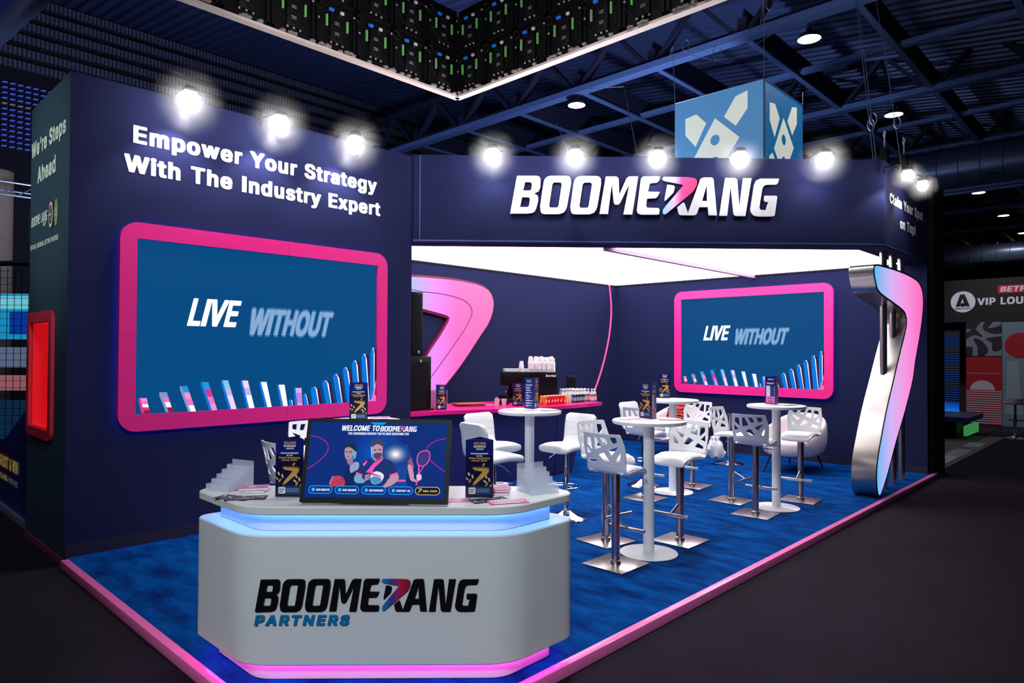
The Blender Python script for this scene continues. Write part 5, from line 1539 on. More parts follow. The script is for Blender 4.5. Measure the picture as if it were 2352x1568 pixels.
# coffee machine
cm = thing('coffee_machine', 'black espresso machine on the bar with cup rail and stacked white cups', 'coffee machine', (7.475, 6.77, BT), math.radians(-42))
m = MB()
m.box((-.04, 0, .345), (.80, .40, .19), bev=.012)
m.box((.16, .0, .2), (.42, .42, .40), bev=.008)
m.box((-.19, .10, .14), (.28, .2, .28))
m.build('body', BLACK, cm)
m = MB()
m.box((-.17, -.02, .03), (.5, .36, .05), bev=.004)
m.box((-.17, -.03, .057), (.46, .32, .006))
m.build('drip_tray', DKMETAL, cm)
m = MB()
m.rect(Frame((0, -.215, 0), (1, 0, 0), (0, 0, 1)), -.03, .02, .36, .43, .0, r=.01, back=-.01)
m.m = 1
m.text('iberital', Frame((0, -.2165, 0), (1, 0, 0), (0, 0, 1)), .19, .375, .034, x1=.345, shear=.28, depth=.002)
m.build('side_panel', [mat('panel_black', S(10, 8, 12), .25), mat('silver_print', S(230, 222, 216), .4)], cm)
m = MB()
m.tube([(-.36, -.12, .25), (-.33, -.13, .2), (-.38, -.13, .15), (-.36, -.13, .04)], .006, 8)
m.build('steam_wand', CHROME, cm)
m = MB()
for x in (-.25, -.12):
    m.lathe([(.03, 0), (.034, .03), (.034, .05), (0, .05)], c=(x, -.06, .2), n=16)
    for z in (.17, .22):
        m.lathe([(0, 0), (.008, .002), (.008, .01)], c=(x, -.02, z), n=10)
m.build('group_head', CHROME, cm)
m = MB()
rr = [(-.40, -.19), (.34, -.19), (.34, .19), (-.40, .19)]
for z in (.452, .478):
    m.tube([(x, y, z) for x, y in rr], .004, 6, closed=True)
for x, y in rr+[(-.2, -.19), (0, -.19), (.17, -.19)]:
    m.tube([(x, y, .44), (x, y, .48)], .004, 6)
m.build('cup_rail', CHROME, cm)

# paper cups: nested upside down on the machine
def make_cup():
    t = thing('paper_cup', '-', 'cup')
    m = MB()
    m.lathe([(.0, .088), (.026, .088), (.0265, .09), (.037, .004), (.039, .002), (.0385, 0), (.036, .001), (.025, .085), (0, .085)], n=20)
    m.m = 1
    for z, w in ((.065, .012), (.055, .010), (.045, .013), (.036, .009)):
        for sgn in (-1, 1):
            a0 = sgn*.22
            rows = [[Vector((r*math.sin(a0+b), -r*math.cos(a0+b), zz)) for b in (-.1-w*5, 0, .1+w*5)] for zz, r in ((z-.003, .0371-(z-.003)*.125+.0006), (z+.003, .0371-(z+.003)*.125+.0006))]
            m.grid(rows)
    m.build('cup_body', [WHITEP if False else mat('cup_white', S(242, 238, 240), .5), mat('cup_print', S(110, 100, 110), .6)], t)
    return t
CUP = make_cup()
placed = 0
c45, s45 = math.cos(math.radians(-42)), math.sin(math.radians(-42))
def on_machine(x, y):
    return 7.475+x*c45-y*s45, 6.77+x*s45+y*c45
random.seed(2)
stacks = [(-.15, -.13, 7), (-.005, -.14, 12), (.10, -.15, 12), (.175, -.13, 12), (.25, -.14, 12), (.31, -.12, 11), (-.01, -.05, 13), (.075, -.04, 13), (.15, -.05, 13), (.23, -.05, 12), (.30, -.04, 13)]
STEP = .0115
for si, (x, y, n) in enumerate(stacks):
    X, Y = on_machine(x, y)
    for k in range(n):
        loc = (X, Y, BT+.441+k*STEP)
        rz = random.uniform(-.5, .9)
        if placed == 0:
            CUP.location = loc
            o = CUP
        else:
            o = dup(CUP, loc, rz)
        placed += 1
        top = k == n-1
        if si == 0:
            o['label'] = 'white paper cup nested in the short separate stack at the left end of the machine' if not top else 'topmost upturned cup of the short left stack on the coffee machine'
            o['group'] = 'cups of the short left stack' if not top else 'top cups on the machine'
        else:
            o['label'] = 'white paper cup in the crowded tall stacks on the coffee machine'
            o['group'] = 'cups in the tall stacks'
# two cups standing on the bar
def up_cup(loc, lab, tilt=False):
    t = thing('paper_cup', lab, 'cup', loc, .8)
    m = MB()
    m.lathe([(0, .003), (.026, .003), (.0265, 0), (.037, .086), (.039, .088), (.0385, .09), (.036, .089), (.0255, .006), (0, .006)], n=24)
    m.m = 1
    for z in (.03, .042, .054):
        rows = [[Vector((r*math.sin(b), -r*math.cos(b), zz)) for b in (-.1, .1, .35)] for zz, r in ((z, .0268+z*.12), (z+.006, .0268+(z+.006)*.12))]
        m.grid(rows)
    m.build('cup_body', [MATS['cup_white'], MATS['cup_print']], t)
    return t
up_cup((6.66, 6.52, BT), 'white paper cup standing on the pink bar, touching the award box side')
t = up_cup((6.59, 6.585, BT), 'paper cup with pink sachets standing on the bar beside the black jug')
m = MB()
m.box((.01, 0, .09), (.006, .03, .05), rot=.4)
m.box((-.012, .008, .088), (.006, .03, .046), rot=-.5)
m.build('sachets', mat('pink_paper', S(236, 150, 200), .6), t)

# cans and bottles
def make_can(body, name):
    t = thing('soda_can', '-', 'can')
    m = MB()
    m.lathe([(0, .004), (.022, .004), (.026, 0), (.029, .008), (.029, .112), (.0245, .122)], n=20)
    m.m = 1
    m.lathe([(.0245, .122), (.024, .125), (.022, .1225), (0, .1225)], n=20)
    m.m = 2
    for a0 in (0, 2.1, 4.2):
        m.grid([[Vector((.0296*math.sin(a0+a), -.0296*math.cos(a0+a), z+.016*math.sin(2*a))) for a in (-.5, -.25, 0, .25, .5)] for z in (.045, .07)])
    m.build('can_body', [body, mat('can_lid', S(210, 208, 210), .25, .9), mat('can_white', S(240, 236, 236), .4)], t)
    return t
RED = make_can(mat('can_red', S(226, 34, 44), .3, .2), 'red')
ORG = make_can(mat('can_orange', S(240, 130, 40), .3, .2), 'orange')
YEL = make_can(mat('can_yellow', S(244, 196, 30), .3, .2), 'yellow')
used = {}
def place(o0, loc, lab, grp, rot=0.):
    k = o0.name
    if k not in used:
        used[k] = 1
        o0.location = loc
        o0.rotation_euler = (0, 0, rot)
        o = o0
        o['label'] = lab
        if grp:
            o['group'] = grp
    else:
        o = dup(o0, loc, rot, lab, grp)
    return o
random.seed(4)
bd = Vector((.98, -.04))
for r in range(2):
    for c in range(8):
        x = 7.13+c*.0635+r*.012
        y = 6.19-c*.001+r*.068
        if c == 0:
            place(ORG, (x, y, BT), 'orange soda can at the left end of the can rows on the bar', 'orange cans', random.random()-.5)
        elif c == 7:
            place(YEL, (x, y, BT), 'yellow soda can at the right end of the can rows on the bar', 'yellow cans', random.random()-.5)
        else:
            place(RED, (x, y, BT), 'red soda can in the rows of cans on the pink bar', 'red cans', random.random()-.5)
tc_ = thing('snack_box', 'pale lilac upright carton between the cans and the green bottles', 'carton', (7.70, 6.215, BT), -.7)
m = MB()
m.box((0, 0, .065), (.05, .035, .13), bev=.002)
m.build('carton', mat('lilac_card', S(206, 196, 228), .5), tc_)
def make_bottle(glass, label_m, neck_m):
    t = thing('water_bottle', '-', 'bottle')
    m = MB()
    m.lathe([(0, .004), (.026, .0), (.0295, .006), (.0295, .095), (.027, .115), (.0165, .145), (.0135, .165), (.0135, .178)], n=20)
    m.build('glass', glass, t)
    m = MB()
    m.lathe([(.0299, .028), (.0299, .078)], n=20)
    m.build('paper_label', label_m, t)
    m = MB()
    m.lathe([(.0262, .118), (.0168, .1455), (.0142, .162)], n=20)
    m.build('neck_label', neck_m, t)
    m = MB()
    m.lathe([(.0155, .172), (.0155, .19), (.014, .193), (0, .193)], n=16)
    m.build('cap', mat('cap_white', S(236, 228, 234), .4), t)
    return t
GRN = make_bottle(mat('green_glass', S(24, 70, 34), .08, coat=.5), mat('label_blue', S(120, 170, 200), .5), mat('label_silver', S(216, 218, 220), .4))
CLR = make_bottle(mat('clear_glass', S(206, 200, 206), .05, trans=.7, alpha=1), mat('label_rose', S(236, 190, 196), .5), mat('label_silver', S(216, 218, 220), .4))
for r in range(4):
    for c in range(12 if r else 4):
        x = 7.80+c*.072+r*.02 if r == 0 else 7.34+(c+ (.5 if r % 2 else 0))*.072+r*.03
        y = 6.215+r*.075+(.05 if r else 0)
        if x > 8.13 or x < 7.63+(y-6.28)*.85:
            continue
        place(GRN, (x, y, BT), 'green glass water bottle with blue label in the rows behind the cans', 'green bottles on the bar', random.random()*6)
for r in range(3):
    for c in range(3 if r else 2):
        place(CLR, (8.09+c*.07+r*.02-(.07 if r else 0)+(.07 if r==0 else 0)-.02, 6.15+r*.08, BT), 'clear glass bottle with rose label at the right end of the bar', 'clear bottles on the bar', random.random()*6)

# ---------------------------------------------------------------- leaflets, booklets and holders
LEAF = {}
def leaflet_mesh(kind):
    m = MB()
    w, h = (.21, .10) if kind != 'booklet' else (.148, .105)
    if kind == 'dark':
        m.m = 0
        m.box((0, 0, .0008), (w, h, .0014))
        random.seed(9)
        for k in range(16):
            m.m = (1, 2, 3)[k % 3]
            x, y, a = random.uniform(-.09, .09), random.uniform(-.04, .04), random.random()*3
            d = Vector((math.cos(a), math.sin(a)))
            n = Vector((-d.y, d.x))
            l, q = .006+.012*random.random(), .003+.003*random.random()
            p = [Vector((x, y))+d*l*i+n*q*j for i, j in ((-1, -1), (1, -1), (1, 1), (-1, 1))]
            m.fill([[(min(max(v.x, -.104), .104), min(max(v.y, -.049), .049)) for v in p]], XY, .0018)
        m.m = 3
        m.text('AWARDS', XY, -.03, .02, .012, x1=.05, depth=.002)
    elif kind == 'pink':
        m.m = 4
        m.box((0, 0, .0008), (w, h, .0014))
        m.m = 3
        m.rect(XY, -.09, -.01, .09, .035, .0018)
        m.m = 5
        m.text('BOOMERANG', XY, -.08, .0, .018, x1=.08, depth=.0024)
        m.m = 3
        m.rect(XY, -.08, -.04, .06, -.028, .0018)
    else:
        m.m = 3
        m.box((0, 0, .006), (w, h, .010))
        m.m = 4
        m.box((0, 0, .0118), (w, h, .0016))
        m.m = 5
        m.rect(XY, -.06, -.03, .06, .03, .0130)
        m.m = 3
        m.rect(XY, -.03, -.012, .01, .012, .0134)
    me = m.build('tmp', [mat('leaf_black', S(20, 16, 34), .35), mat('leaf_gold', S(220, 176, 110), .4), mat('leaf_violet', S(96, 78, 150), .4), mat('leaf_white', S(238, 232, 238), .5), mat('leaf_pink', S(240, 110, 178), .4), mat('leaf_grey', S(150, 140, 165), .45)])
    d = me.data
    bpy.data.objects.remove(me)
    return d
def leaf(kind, loc, rot, lab):
    if kind not in LEAF:
        LEAF[kind] = leaflet_mesh(kind)
    o = bpy.data.objects.new({'booklet': 'booklet'}.get(kind, 'leaflet'), LEAF[kind])
    COL.objects.link(o)
    o.location = loc
    o.rotation_euler = (0, 0, rot)
    return tag(o, lab, 'booklet' if kind == 'booklet' else 'leaflet', 'printed leaflets')
Z1 = .9125
leaf('dark', (1.625, 3.60, Z1), 2.0, 'dark leaflet with gold shapes at the left rim of the white counter')
leaf('dark', (1.66, 3.545, Z1+.002), 2.5, 'second dark leaflet, lying across the first one left on the counter')
leaf('booklet', (1.77, 3.70, Z1), -.7, 'booklet at the bottom of the pile behind the left award box')
leaf('booklet', (1.775, 3.69, Z1+.0135), -.55, 'pink booklet on top of the pile behind the left award box')
leaf('booklet', (2.69, 2.69, Z1), -.8, 'lower pink booklet of the pile right of the monitor')
leaf('booklet', (2.70, 2.70, Z1+.0135), -.72, 'middle pink booklet of the pile right of the monitor')
leaf('booklet', (2.695, 2.695, Z1+.027), -.6, 'topmost pink booklet of the pile right of the monitor')
leaf('dark', (2.545, 2.60, Z1), -.3, 'dark leaflet in front of the award box on the right of the counter')
leaf('pink', (2.585, 2.50, Z1+.002), -.5, 'pink leaflet at the front rim on the right of the counter')
leaf('pink', (2.40, 2.74, Z1), -.75, 'pale leaflet beside the right edge of the monitor')
TZ = 1.1288
leaf('pink', (4.90, 3.30, TZ), -.3, 'pink leaflet at the left rim of the nearest bar table')
leaf('pink', (4.96, 3.34, TZ+.002), .2, 'pink leaflet crossing another one on the nearest bar table')
leaf('dark', (5.13, 3.03, TZ), -.9, 'dark leaflet at the right rim of the nearest bar table')
leaf('pink', (7.40, 3.11, TZ), -.6, 'pink leaflet before the award box on the sculpture side table')
leaf('dark', (7.54, 2.98, TZ), -.2, 'dark leaflet at the right of the sculpture side table')
leaf('pink', (7.42, 4.42, TZ), .1, 'pink leaflet on the farthest bar table')
leaf('pink', (7.56, 4.28, TZ), -.6, 'pale leaflet at the right rim of the farthest bar table')
leaf('pink', (4.82, 4.66, TZ), .4, 'pale leaflet at the left rim of the bar side table')
leaf('pink', (4.98, 4.46, TZ), -.6, 'pink leaflet below the blue award box on the bar side table')
leaf('dark', (5.08, 4.33, TZ), -.7, 'dark leaflet at the right rim of the bar side table')
leaf('pink', (3.18, 4.98, TZ), -.6, 'pale leaflet left of the award box on the table below the large screen')
leaf('booklet', (3.34, 4.71, TZ), -.8, 'booklet right of the award box on the table below the large screen')
leaf('booklet', (3.345, 4.70, TZ+.0135), -.6, 'upper booklet right of the award box below the large screen')
leaf('pink', (6.60, 6.75, BT), -.6, 'loose pale leaflet lying on the pink bar beside the notebooks')

ACR = mat('clear_acrylic', S(235, 240, 255), .08, alpha=.3)
def card_holder(loc, rot, lab):
    t = thing('card_holder', lab, 'card holder', loc, rot, 'clear card holders on the counter')
    for k in range(5):
        m = MB()
        y, h = -.075+k*.036, .034+k*.022
        m.box((0, y, h/2+.001), (.17, .0025, h))
        m.box((-.085, y+.016, h/2+.001), (.0025, .034, h))
        m.box((.085, y+.016, h/2+.001), (.0025, .034, h))
        m.build('tier', ACR, t)
    m = MB()
    m.box((0, .108, .075), (.17, .0025, .148))
    m.build('back_plate', ACR, t)
    m = MB()
    m.box((0, .015, .002), (.17, .19, .0025))
    m.build('base_plate', ACR, t)
    return t
card_holder((1.70, 3.86, .9125), math.radians(-72), 'clear stepped card holder at the left end of the white counter')
card_holder((2.90, 2.56, .9125), math.radians(-20), 'clear stepped card holder at the right end of the white counter')
m = MB()
m.tube([(.055*math.cos(2*PI*k/24), .035*math.sin(2*PI*k/24), .004) for k in range(24)], .003, 6, closed=True)
o = m.build('wristband', mat('band_violet', S(120, 90, 130), .4), loc=(1.735, 3.80, .9125))
tag(o, 'thin dark ring shaped wristband lying by the left card holder', 'wristband')

# ---------------------------------------------------------------- floodlights on arms
GLOW = lit('flood_lens', 255, 250, 248, 56.0)
def glow_mat(R):  # scattering volume that imitates the glow around a lamp
    k = 'glow_ball_%.3f' % R
    if k in MATS:
        return MATS[k]
    m = bpy.data.materials.new(k)
    m.use_nodes = True
    nt = m.node_tree
    nt.nodes.clear()
    out = nt.nodes.new('ShaderNodeOutputMaterial')
    vol = nt.nodes.new('ShaderNodeVolumeScatter')
    vol.inputs['Color'].default_value = (.95, .95, 1, 1)
    tc = nt.nodes.new('ShaderNodeTexCoord')
    ln = nt.nodes.new('ShaderNodeVectorMath')
    ln.operation = 'LENGTH'
    mr = nt.nodes.new('ShaderNodeMapRange')
    mr.interpolation_type = 'SMOOTHSTEP'
    mr.inputs['From Min'].default_value = R
    mr.inputs['From Max'].default_value = R*.3
    mr.inputs['To Max'].default_value = GLOW_D/R
    nt.links.new(tc.outputs['Object'], ln.inputs[0])
    nt.links.new(ln.outputs['Value'], mr.inputs['Value'])
    nt.links.new(mr.outputs['Result'], vol.inputs['Density'])
    nt.links.new(vol.outputs[0], out.inputs['Volume'])
    MATS[k] = m
    return m
GLOW_D = .11
def flood(loc, out, lab, grp, back, watt=8, r=.108):
    """loc: lens centre; out: unit vector away from the wall; back: distance to the wall"""
    out = Vector(out).normalized()
    ang = math.atan2(out.y, out.x)
    t = thing('floodlight', lab, 'spotlight', loc, ang, grp)
    m = MB()
    m.tube([(-back+.014, 0, .07), (-back+.025, 0, .14), (-.06, 0, .15), (0, 0, .112)], .011, 8)
    m.build('arm', BLACK, t)
    m = MB()
    m.box((0, 0, r*.8+.016), (.10, .11, .034), bev=.008)
    for k in range(4):
        m.box((-.036+k*.024, 0, r*.8+.038), (.005, .09, .014))
    m.build('housing', BLACK, t)
    m = MB()
    m.lathe([(r*.9*math.sin(PI*i/14), -r*.9*math.cos(PI*i/14)) for i in range(13)], n=24)
    m.build('glare_globe', GLOW, t)  # globe shape added to imitate the floodlight's round glare
    m = MB()
    R3 = r*3.1
    m.lathe([(R3*math.sin(PI*i/12), -R3*math.cos(PI*i/12)) for i in range(13)], n=24)
    hz = m.build('lamp_glow', glow_mat(R3), t)  # glow ball added around the lamp head
    hz['kind'] = 'stuff'
    p = Vector(loc)-out*.14+Vector((0, 0, -.06))
    lamp('flood_beam', 'SPOT', p, watt, (.93, .93, 1.0), aim=p-out*.35+Vector((0, 0, -1.0)), spot_size=1.75, spot_blend=.6, shadow_soft_size=.035)
    return t
n45 = (-1, -1, 0)
for i, (u, lab) in enumerate(((.94, 'floodlight over the header, first from the tower'), (1.88, 'floodlight over the header above the first letters'), (2.83, 'floodlight over the middle of the header lettering'),
                              (3.78, 'floodlight over the header in front of the hanging cube'), (4.76, 'floodlight over the header, last before the corner'))):
    p = DIAG(u, 3.92, .38)
    flood(p, n45, lab, 'floodlights along the header', .38)
for x, lab in ((2.31, 'floodlight over the tower, above the word Empower'), (3.14, 'floodlight over the middle of the tower slogan'), (3.98, 'floodlight over the tower, above the word Strategy')):
    flood((x, 6.10, 3.85), (0, -1, 0), lab, 'floodlights along the tower', .388, watt=42)
for x, lab in ((9.0, 'left floodlight over the short header side'), (9.68, 'right floodlight over the short header side')):
    flood((x, 2.18, 3.80), (0, -1, 0), lab, 'floodlights on the short header side', .27, watt=14, r=.07)

# ---------------------------------------------------------------- hanging ring of LED panels seen from behind
RZ, RP = 5.2, .545
cx, cy = 6.21, 7.01
ring = thing('hanging_led_ring', 'huge hanging ring of black LED panels above the stand, seen from inside', 'led ring', (0, 0, 0))
GREENH = mat('green_handle', S(120, 190, 110), .4, emit=S(110, 190, 100), es=.12)
BLUEC = mat('blue_connector', S(40, 120, 230), .4, emit=S(30, 110, 230), es=.15)
WHITEC = mat('white_connector', S(230, 226, 235), .3)
def led_panel():
    # face toward -y, origin lower left
    m = MB()
    w = RP
    m.box((w/2, .03, w/2), (w-.006, .03, w-.006))
    m.box((w/2, .0, w/2), (.16, .05, w*.62), bev=.006)
    m.box((w/2, .0, w*.93), (w-.03, .04, .03))
    m.box((w/2, .0, w*.07), (w-.03, .04, .03))
    m.box((.03, .0, w/2), (.03, .04, w-.04))
    m.box((w-.03, .0, w/2), (.03, .04, w-.04))
    m.tube([(w*.5, -.03, w*.3), (w*.72, -.05, w*.12), (w*.86, -.04, w*.3), (w*.8, -.03, w*.6)], .005, 6)
    m.tube([(w*.2, -.03, w*.75), (w*.08, -.05, w*.45), (w*.3, -.05, w*.2)], .005, 6)
    m.tube([(w*.08+.05*math.cos(a), -.02, w*.9+.05*math.sin(a)) for a in [2*PI*k/14 for k in range(14)]], .008, 6, closed=True)
    m.m = 1
    for z in (.36, .40, .58, .62):
        m.box((w*.5, -.027, w*z), (.06, .006, .006))
    for x, z in ((.36, .16), (.50, .16), (.64, .15), (.93, .88), (.07, .60)):
        m.box((w*x, -.025, w*z), (.022, .012, .018), rot=.3)
    return m.build('led_panel', [mat('panel_back', S(17, 16, 20), .5, .2), mat('panel_detail', S(205, 200, 205), .3, .3)])
P0 = led_panel()
def mini(name, boxes, m_):
    m = MB()
    for c, d in boxes:
        m.box(c, d)
    o = m.build(name, m_)
    return o.data, o
w = RP
gd, go = mini('handle', [((0, -.03, 0), (.022, .02, .13))], GREENH)
bdt, bo = mini('connector', [((0, -.03, 0), (.06, .022, .03))], BLUEC)
bdt2, bo2 = mini('plug', [((0, -.03, 0), (.045, .022, .03))], WHITEC)
for o in (go, bo, bo2):
    bpy.data.objects.remove(o)
first = True
def panel_at(x, y, z, rot):
    global first
    if first:
        o = P0
        first = False
    else:
        o = P0.copy()
        COL.objects.link(o)
    o.parent = ring
    o.location = (x, y, z)
    o.rotation_euler = (0, 0, rot)
    for d, nm, px_, pz in ((gd, 'handle', .25, .60), (gd, 'handle', .75, .60), (bdt, 'connector', .36, .86), (bdt2, 'plug', .62, .86)):
        c = bpy.data.objects.new(nm, d)
        COL.objects.link(c)
        c.parent = o
        c.location = (w*px_, 0, w*pz)
for k in range(9):
    for r in range(2):
        panel_at(cx-(k+1)*RP, cy, RZ+r*RP, 0)
for k in range(9):
    for r in range(2):
        panel_at(cx, cy-k*RP, RZ+r*RP, -PI/2)
m = MB()
m.box((cx-4.5*RP, cy+.02, RZ-.01), (9*RP+.06, .10, .03))
m.box((cx+.02, cy-4.5*RP, RZ-.01), (.10, 9*RP+.06, .03))
m.build('bottom_edge', mat('ring_edge', S(226, 210, 205), .4), ring)
m = MB()
random.seed(8)
for k in range(60):
    s_ = random.random()*9*RP
    for base, d in (((cx-s_, cy-.03), (1, 0)), ((cx-.03, cy-s_), (0, 1))):
        m.box((base[0], base[1], RZ+.012+random.random()*.02), (.05, .05, .02), rot=random.random()*3)
m.build('edge_cable', mat('edge_cable', S(150, 140, 140), .4), ring)['kind'] = 'stuff'
m = MB()
m.box((cx-4.5*RP, cy+.06, RZ+2*RP+.05), (9*RP, .08, .08))
m.box((cx+.06, cy-4.5*RP, RZ+2*RP+.05), (.08, 9*RP, .08))
m.build('top_truss', BLACK, ring)

# ---------------------------------------------------------------- hanging cube sign beyond the stand
CBX, CBY = 13.607, 5.912
cube = thing('hanging_cube_sign', 'blue hanging cube sign with white angular emblem behind the header', 'sign', (CBX, CBY, 5.25))
CH, CW = 2.075, 2.06
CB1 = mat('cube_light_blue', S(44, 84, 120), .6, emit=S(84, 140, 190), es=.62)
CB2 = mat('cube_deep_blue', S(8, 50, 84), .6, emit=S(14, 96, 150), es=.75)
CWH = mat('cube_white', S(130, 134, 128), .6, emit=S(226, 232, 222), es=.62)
def emblem(m, fr):
    # unit square, origin lower left
    m.m = 1
    Q = [[(.13, .80), (.26, .82), (.375, .70), (.25, .475), (.13, .62)], [(.575, .72), (.70, .90), (.83, .93), (.83, .75), (.705, .60)],
         [(.235, .36), (.475, .73), (.745, .475), (.48, .12)], [(.62, .22), (.74, .33), (.80, .28), (.80, .12), (.70, .10)], [(.12, .16), (.2, .1), (.3, .2), (.2, .31), (.12, .26)]]
    for q in Q:
        m.fill([[(a*CW, b*CH) for a, b in q]], fr, .004)
    m.m = 0
    for y in (.50, .27):
        m.disc(fr, .475*CW, y*CH, .052*CW, .055*CH, .008)
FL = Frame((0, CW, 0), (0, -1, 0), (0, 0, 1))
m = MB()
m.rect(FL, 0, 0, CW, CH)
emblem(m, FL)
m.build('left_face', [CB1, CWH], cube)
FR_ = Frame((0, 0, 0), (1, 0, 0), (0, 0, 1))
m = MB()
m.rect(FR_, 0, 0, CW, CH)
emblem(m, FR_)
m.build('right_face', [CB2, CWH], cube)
m = MB()
m.quad((CW, 0, 0), (CW, CW, 0), (CW, CW, CH), (CW, 0, CH))
m.quad((CW, CW, 0), (0, CW, 0), (0, CW, CH), (CW, CW, CH))
m.build('rear_faces', CB2, cube)
m = MB()
m.tube([(0, 0, 0), (0, 0, CH)], .02, 6)
for a, b in (((0, 0, CH), (0, CW, CH)), ((0, 0, CH), (CW, 0, CH))):
    m.tube([a, b], .012, 6)
m.build('frame_tube', mat('frame_grey', S(110, 116, 140), .4, .5), cube)
CABLE = mat('steel_cable', S(140, 150, 175), .4, .6)
def hang(pts, lab, loop=None):
    m = MB()
    m.tube(pts, .007, 5)
    if loop is not None:
        c, r = loop
        c = Vector(c)
        m.tube([c+r*(math.cos(2*PI*k/16)*Vector((.69, -.72, 0))+1.7*math.sin(2*PI*k/16)*Vector((0, 0, 1))) for k in range(16)], .008, 5, closed=True)
    tag(m.build('rigging_cable', CABLE), lab, 'cable', 'rigging cables')
hang([(CBX, CBY, 7.32), (CBX, CBY, 8.95), (14.7, 6.5, 8.85)], 'steel cable from the near corner of the hanging cube to the roof', ((13.75, 5.85, 8.9), .08))
hang([(CBX, CBY+CW, 7.32), (CBX-.1, CBY+CW, 8.6), (14.7, 8.8, 8.85)], 'steel cable from the left corner of the hanging cube to the roof', ((13.7, 7.75, 8.6), .08))
hang([(CBX+CW, CBY, 7.32), (CBX+CW, CBY, 7.62)], 'short cable end at the right corner of the hanging cube')
hang([(14.7, 8.2, 8.85), (14.0, 6.9, 8.05), (14.7, 5.8, 8.85)], 'V shaped cable bridle hanging left of the cube top', ((14.1, 7.2, 8.4), .09))
for i, (dx, dy) in enumerate(((0, 0), (.25, .1), (.4, -.2))):
    hang([(9.9+dx, 2.75+dy, 4.06), (11.4+dx, 3.35+dy, 6.3), (14.1+dx, 4.3+dy, 8.9)], ('left', 'middle', 'right')[i]+' of three blue lit cables rising from the header corner', ((10.4+dx, 2.95+dy, 5.0), .05))
hang([(7.5, 4.9, 4.06), (9.6, 6.6, 6.2), (14.7, 11.3, 8.85)], 'slanting cable rising behind the header left of the second floodlight')
hang([(6.9, 5.5, 4.06), (8.2, 6.9, 5.3)], 'short slack cable above the header left end')
for i, (u, v) in enumerate(((10.2, 2.75), (10.75, 2.65))):
    t = thing('chain_hoist', ('left', 'right')[i]+' dark chain hoist hanging above the header corner', 'hoist', (u, v, 4.15))
    m = MB()
    m.box((0, 0, .18), (.10, .10, .36), bev=.02)
    m.build('motor_body', BLACK, t)
    m = MB()
    m.tube([(0, 0, .36), (0, 0, .5)], .012, 6)
    m.tube([(.04*math.cos(2*PI*k/12), 0, .55+.05*math.sin(2*PI*k/12)) for k in range(12)], .01, 6, closed=True)
    m.build('hook', CABLE, t)

# ---------------------------------------------------------------- hall high-bay lamps in view
HB = lit('highbay_lens', 255, 246, 225, 28.0)
def highbay(loc, lab):
    t = thing('highbay_lamp', lab, 'lamp', loc, 0, 'high-bay lamps under the roof')
    m = MB()
    m.lathe([(.24, .0), (.25, .03), (.2, .10), (.08, .16), (.05, .25), (0, .25)], n=20)
    m.build('housing', DKMETAL, t)
    m = MB()
    m.lathe([(0, -.02), (.12, -.015), (.2, .0), (.24, .004)], n=20)
    m.build('lens', HB, t)
    lamp('highbay_light', 'SPOT', (loc[0], loc[1], loc[2]-.1), 260, (1, .95, .88), aim=(loc[0], loc[1], 0), spot_size=2.4, spot_blend=.6, shadow_soft_size=.2)
for i, (x, y, lab) in enumerate(((15.0, 11.9, 'bright round hall lamp left of the hanging cube'), (15.3, 5.63, 'bright round hall lamp high above the hanging cube'), (21.85, 5.65, 'hall lamp right of the hanging cube'),
                                 (28.4, 5.72, 'hall lamp between the ducts, third in the receding row'), (34.9, 5.75, 'hall lamp fourth in the receding row on the right'),
                                 (41.5, 5.8, 'hall lamp fifth in the receding row on the right'), (48.2, 5.83, 'hall lamp farthest in the receding row'))):
    highbay((x, y, 8.62), lab)
for k, (x, y, z, lab) in enumerate(((33., 8.4, 7.9, 'small square flood lamp beside the black end wall top'), (56, 7.3, 8.2, 'distant hall lamp just above the lounge booth'), (56, 9.6, 8.2, 'distant hall lamp beside the black end wall'), (60, 5.4, 7.0, 'distant hall lamp over the round booth logo'))):
    t = thing('distant_lamp', lab, 'lamp', (x, y, z), 0)
    m = MB()
    m.box((0, 0, .12), (.5, .4, .2))
    m.build('housing', DKMETAL, t)
    m = MB()
    m.box((-.02, 0, -.01), (.46, .4, .08))
    m.build('lens', lit('distant_lens', 255, 244, 200, 5.0 if k else 1.5) if not k else lit('distant_lens2', 255, 244, 200, 6.0), t)

# ---------------------------------------------------------------- ducts
DUCT = mat('galvanised_duct', S(90, 104, 140), .35, .5)
def duct(p0, p1, r, lab):
    t = thing('ventilation_duct', lab, 'duct', p0)
    d = Vector(p1)-Vector(p0)
    m = MB()
    n = int(d.length/.6)
    pts, rr = [], []
    for i in range(n+1):
        for q in (0, .02, .04):
            pts.append(d*min(1, (i+q)/n))
            rr.append(r+(.03 if q == .02 else 0))
    m.tube(pts, rr, 28)
    m.build('pipe', DUCT, t)
    m = MB()
    for i in range(0, n, 4):
        c = d*((i+.5)/n)
        m.lathe([(0, 0), (.22, .0), (.25, -.03)], c=c+Vector((-r*.75, 0, -r*.62)), n=16)
    m.build('nozzle', BLACK, t)
duct((26.8, -6, 7.9), (26.8, 11.5, 7.9), .72, 'large round ventilation duct crossing right of the hanging cube')
duct((44, -8, 7.0), (44, 16, 7.0), .6, 'second round duct farther back above the lounge booth')
m = MB()
for x, y, z in ((26.2, 2.5, 7.0),):
    m.tube([(26.0, -6, 7.05), (26.0, 11.5, 7.05)], .06, 8)
    m.tube([(25.6, -6, 6.85), (25.6, 11.5, 6.85)], .05, 8)
tag(m.build('pipe_pair', STEELB), 'pair of thin pipes below the large ventilation duct', 'pipe')
ld = thing('striped_duct', 'ribbed ventilation duct lit blue in the top left corner', 'duct', (2.2, 15.2, 8.6))
m = MB()
pts, rr = [], []
dv = Vector((-.5, 6., .0))
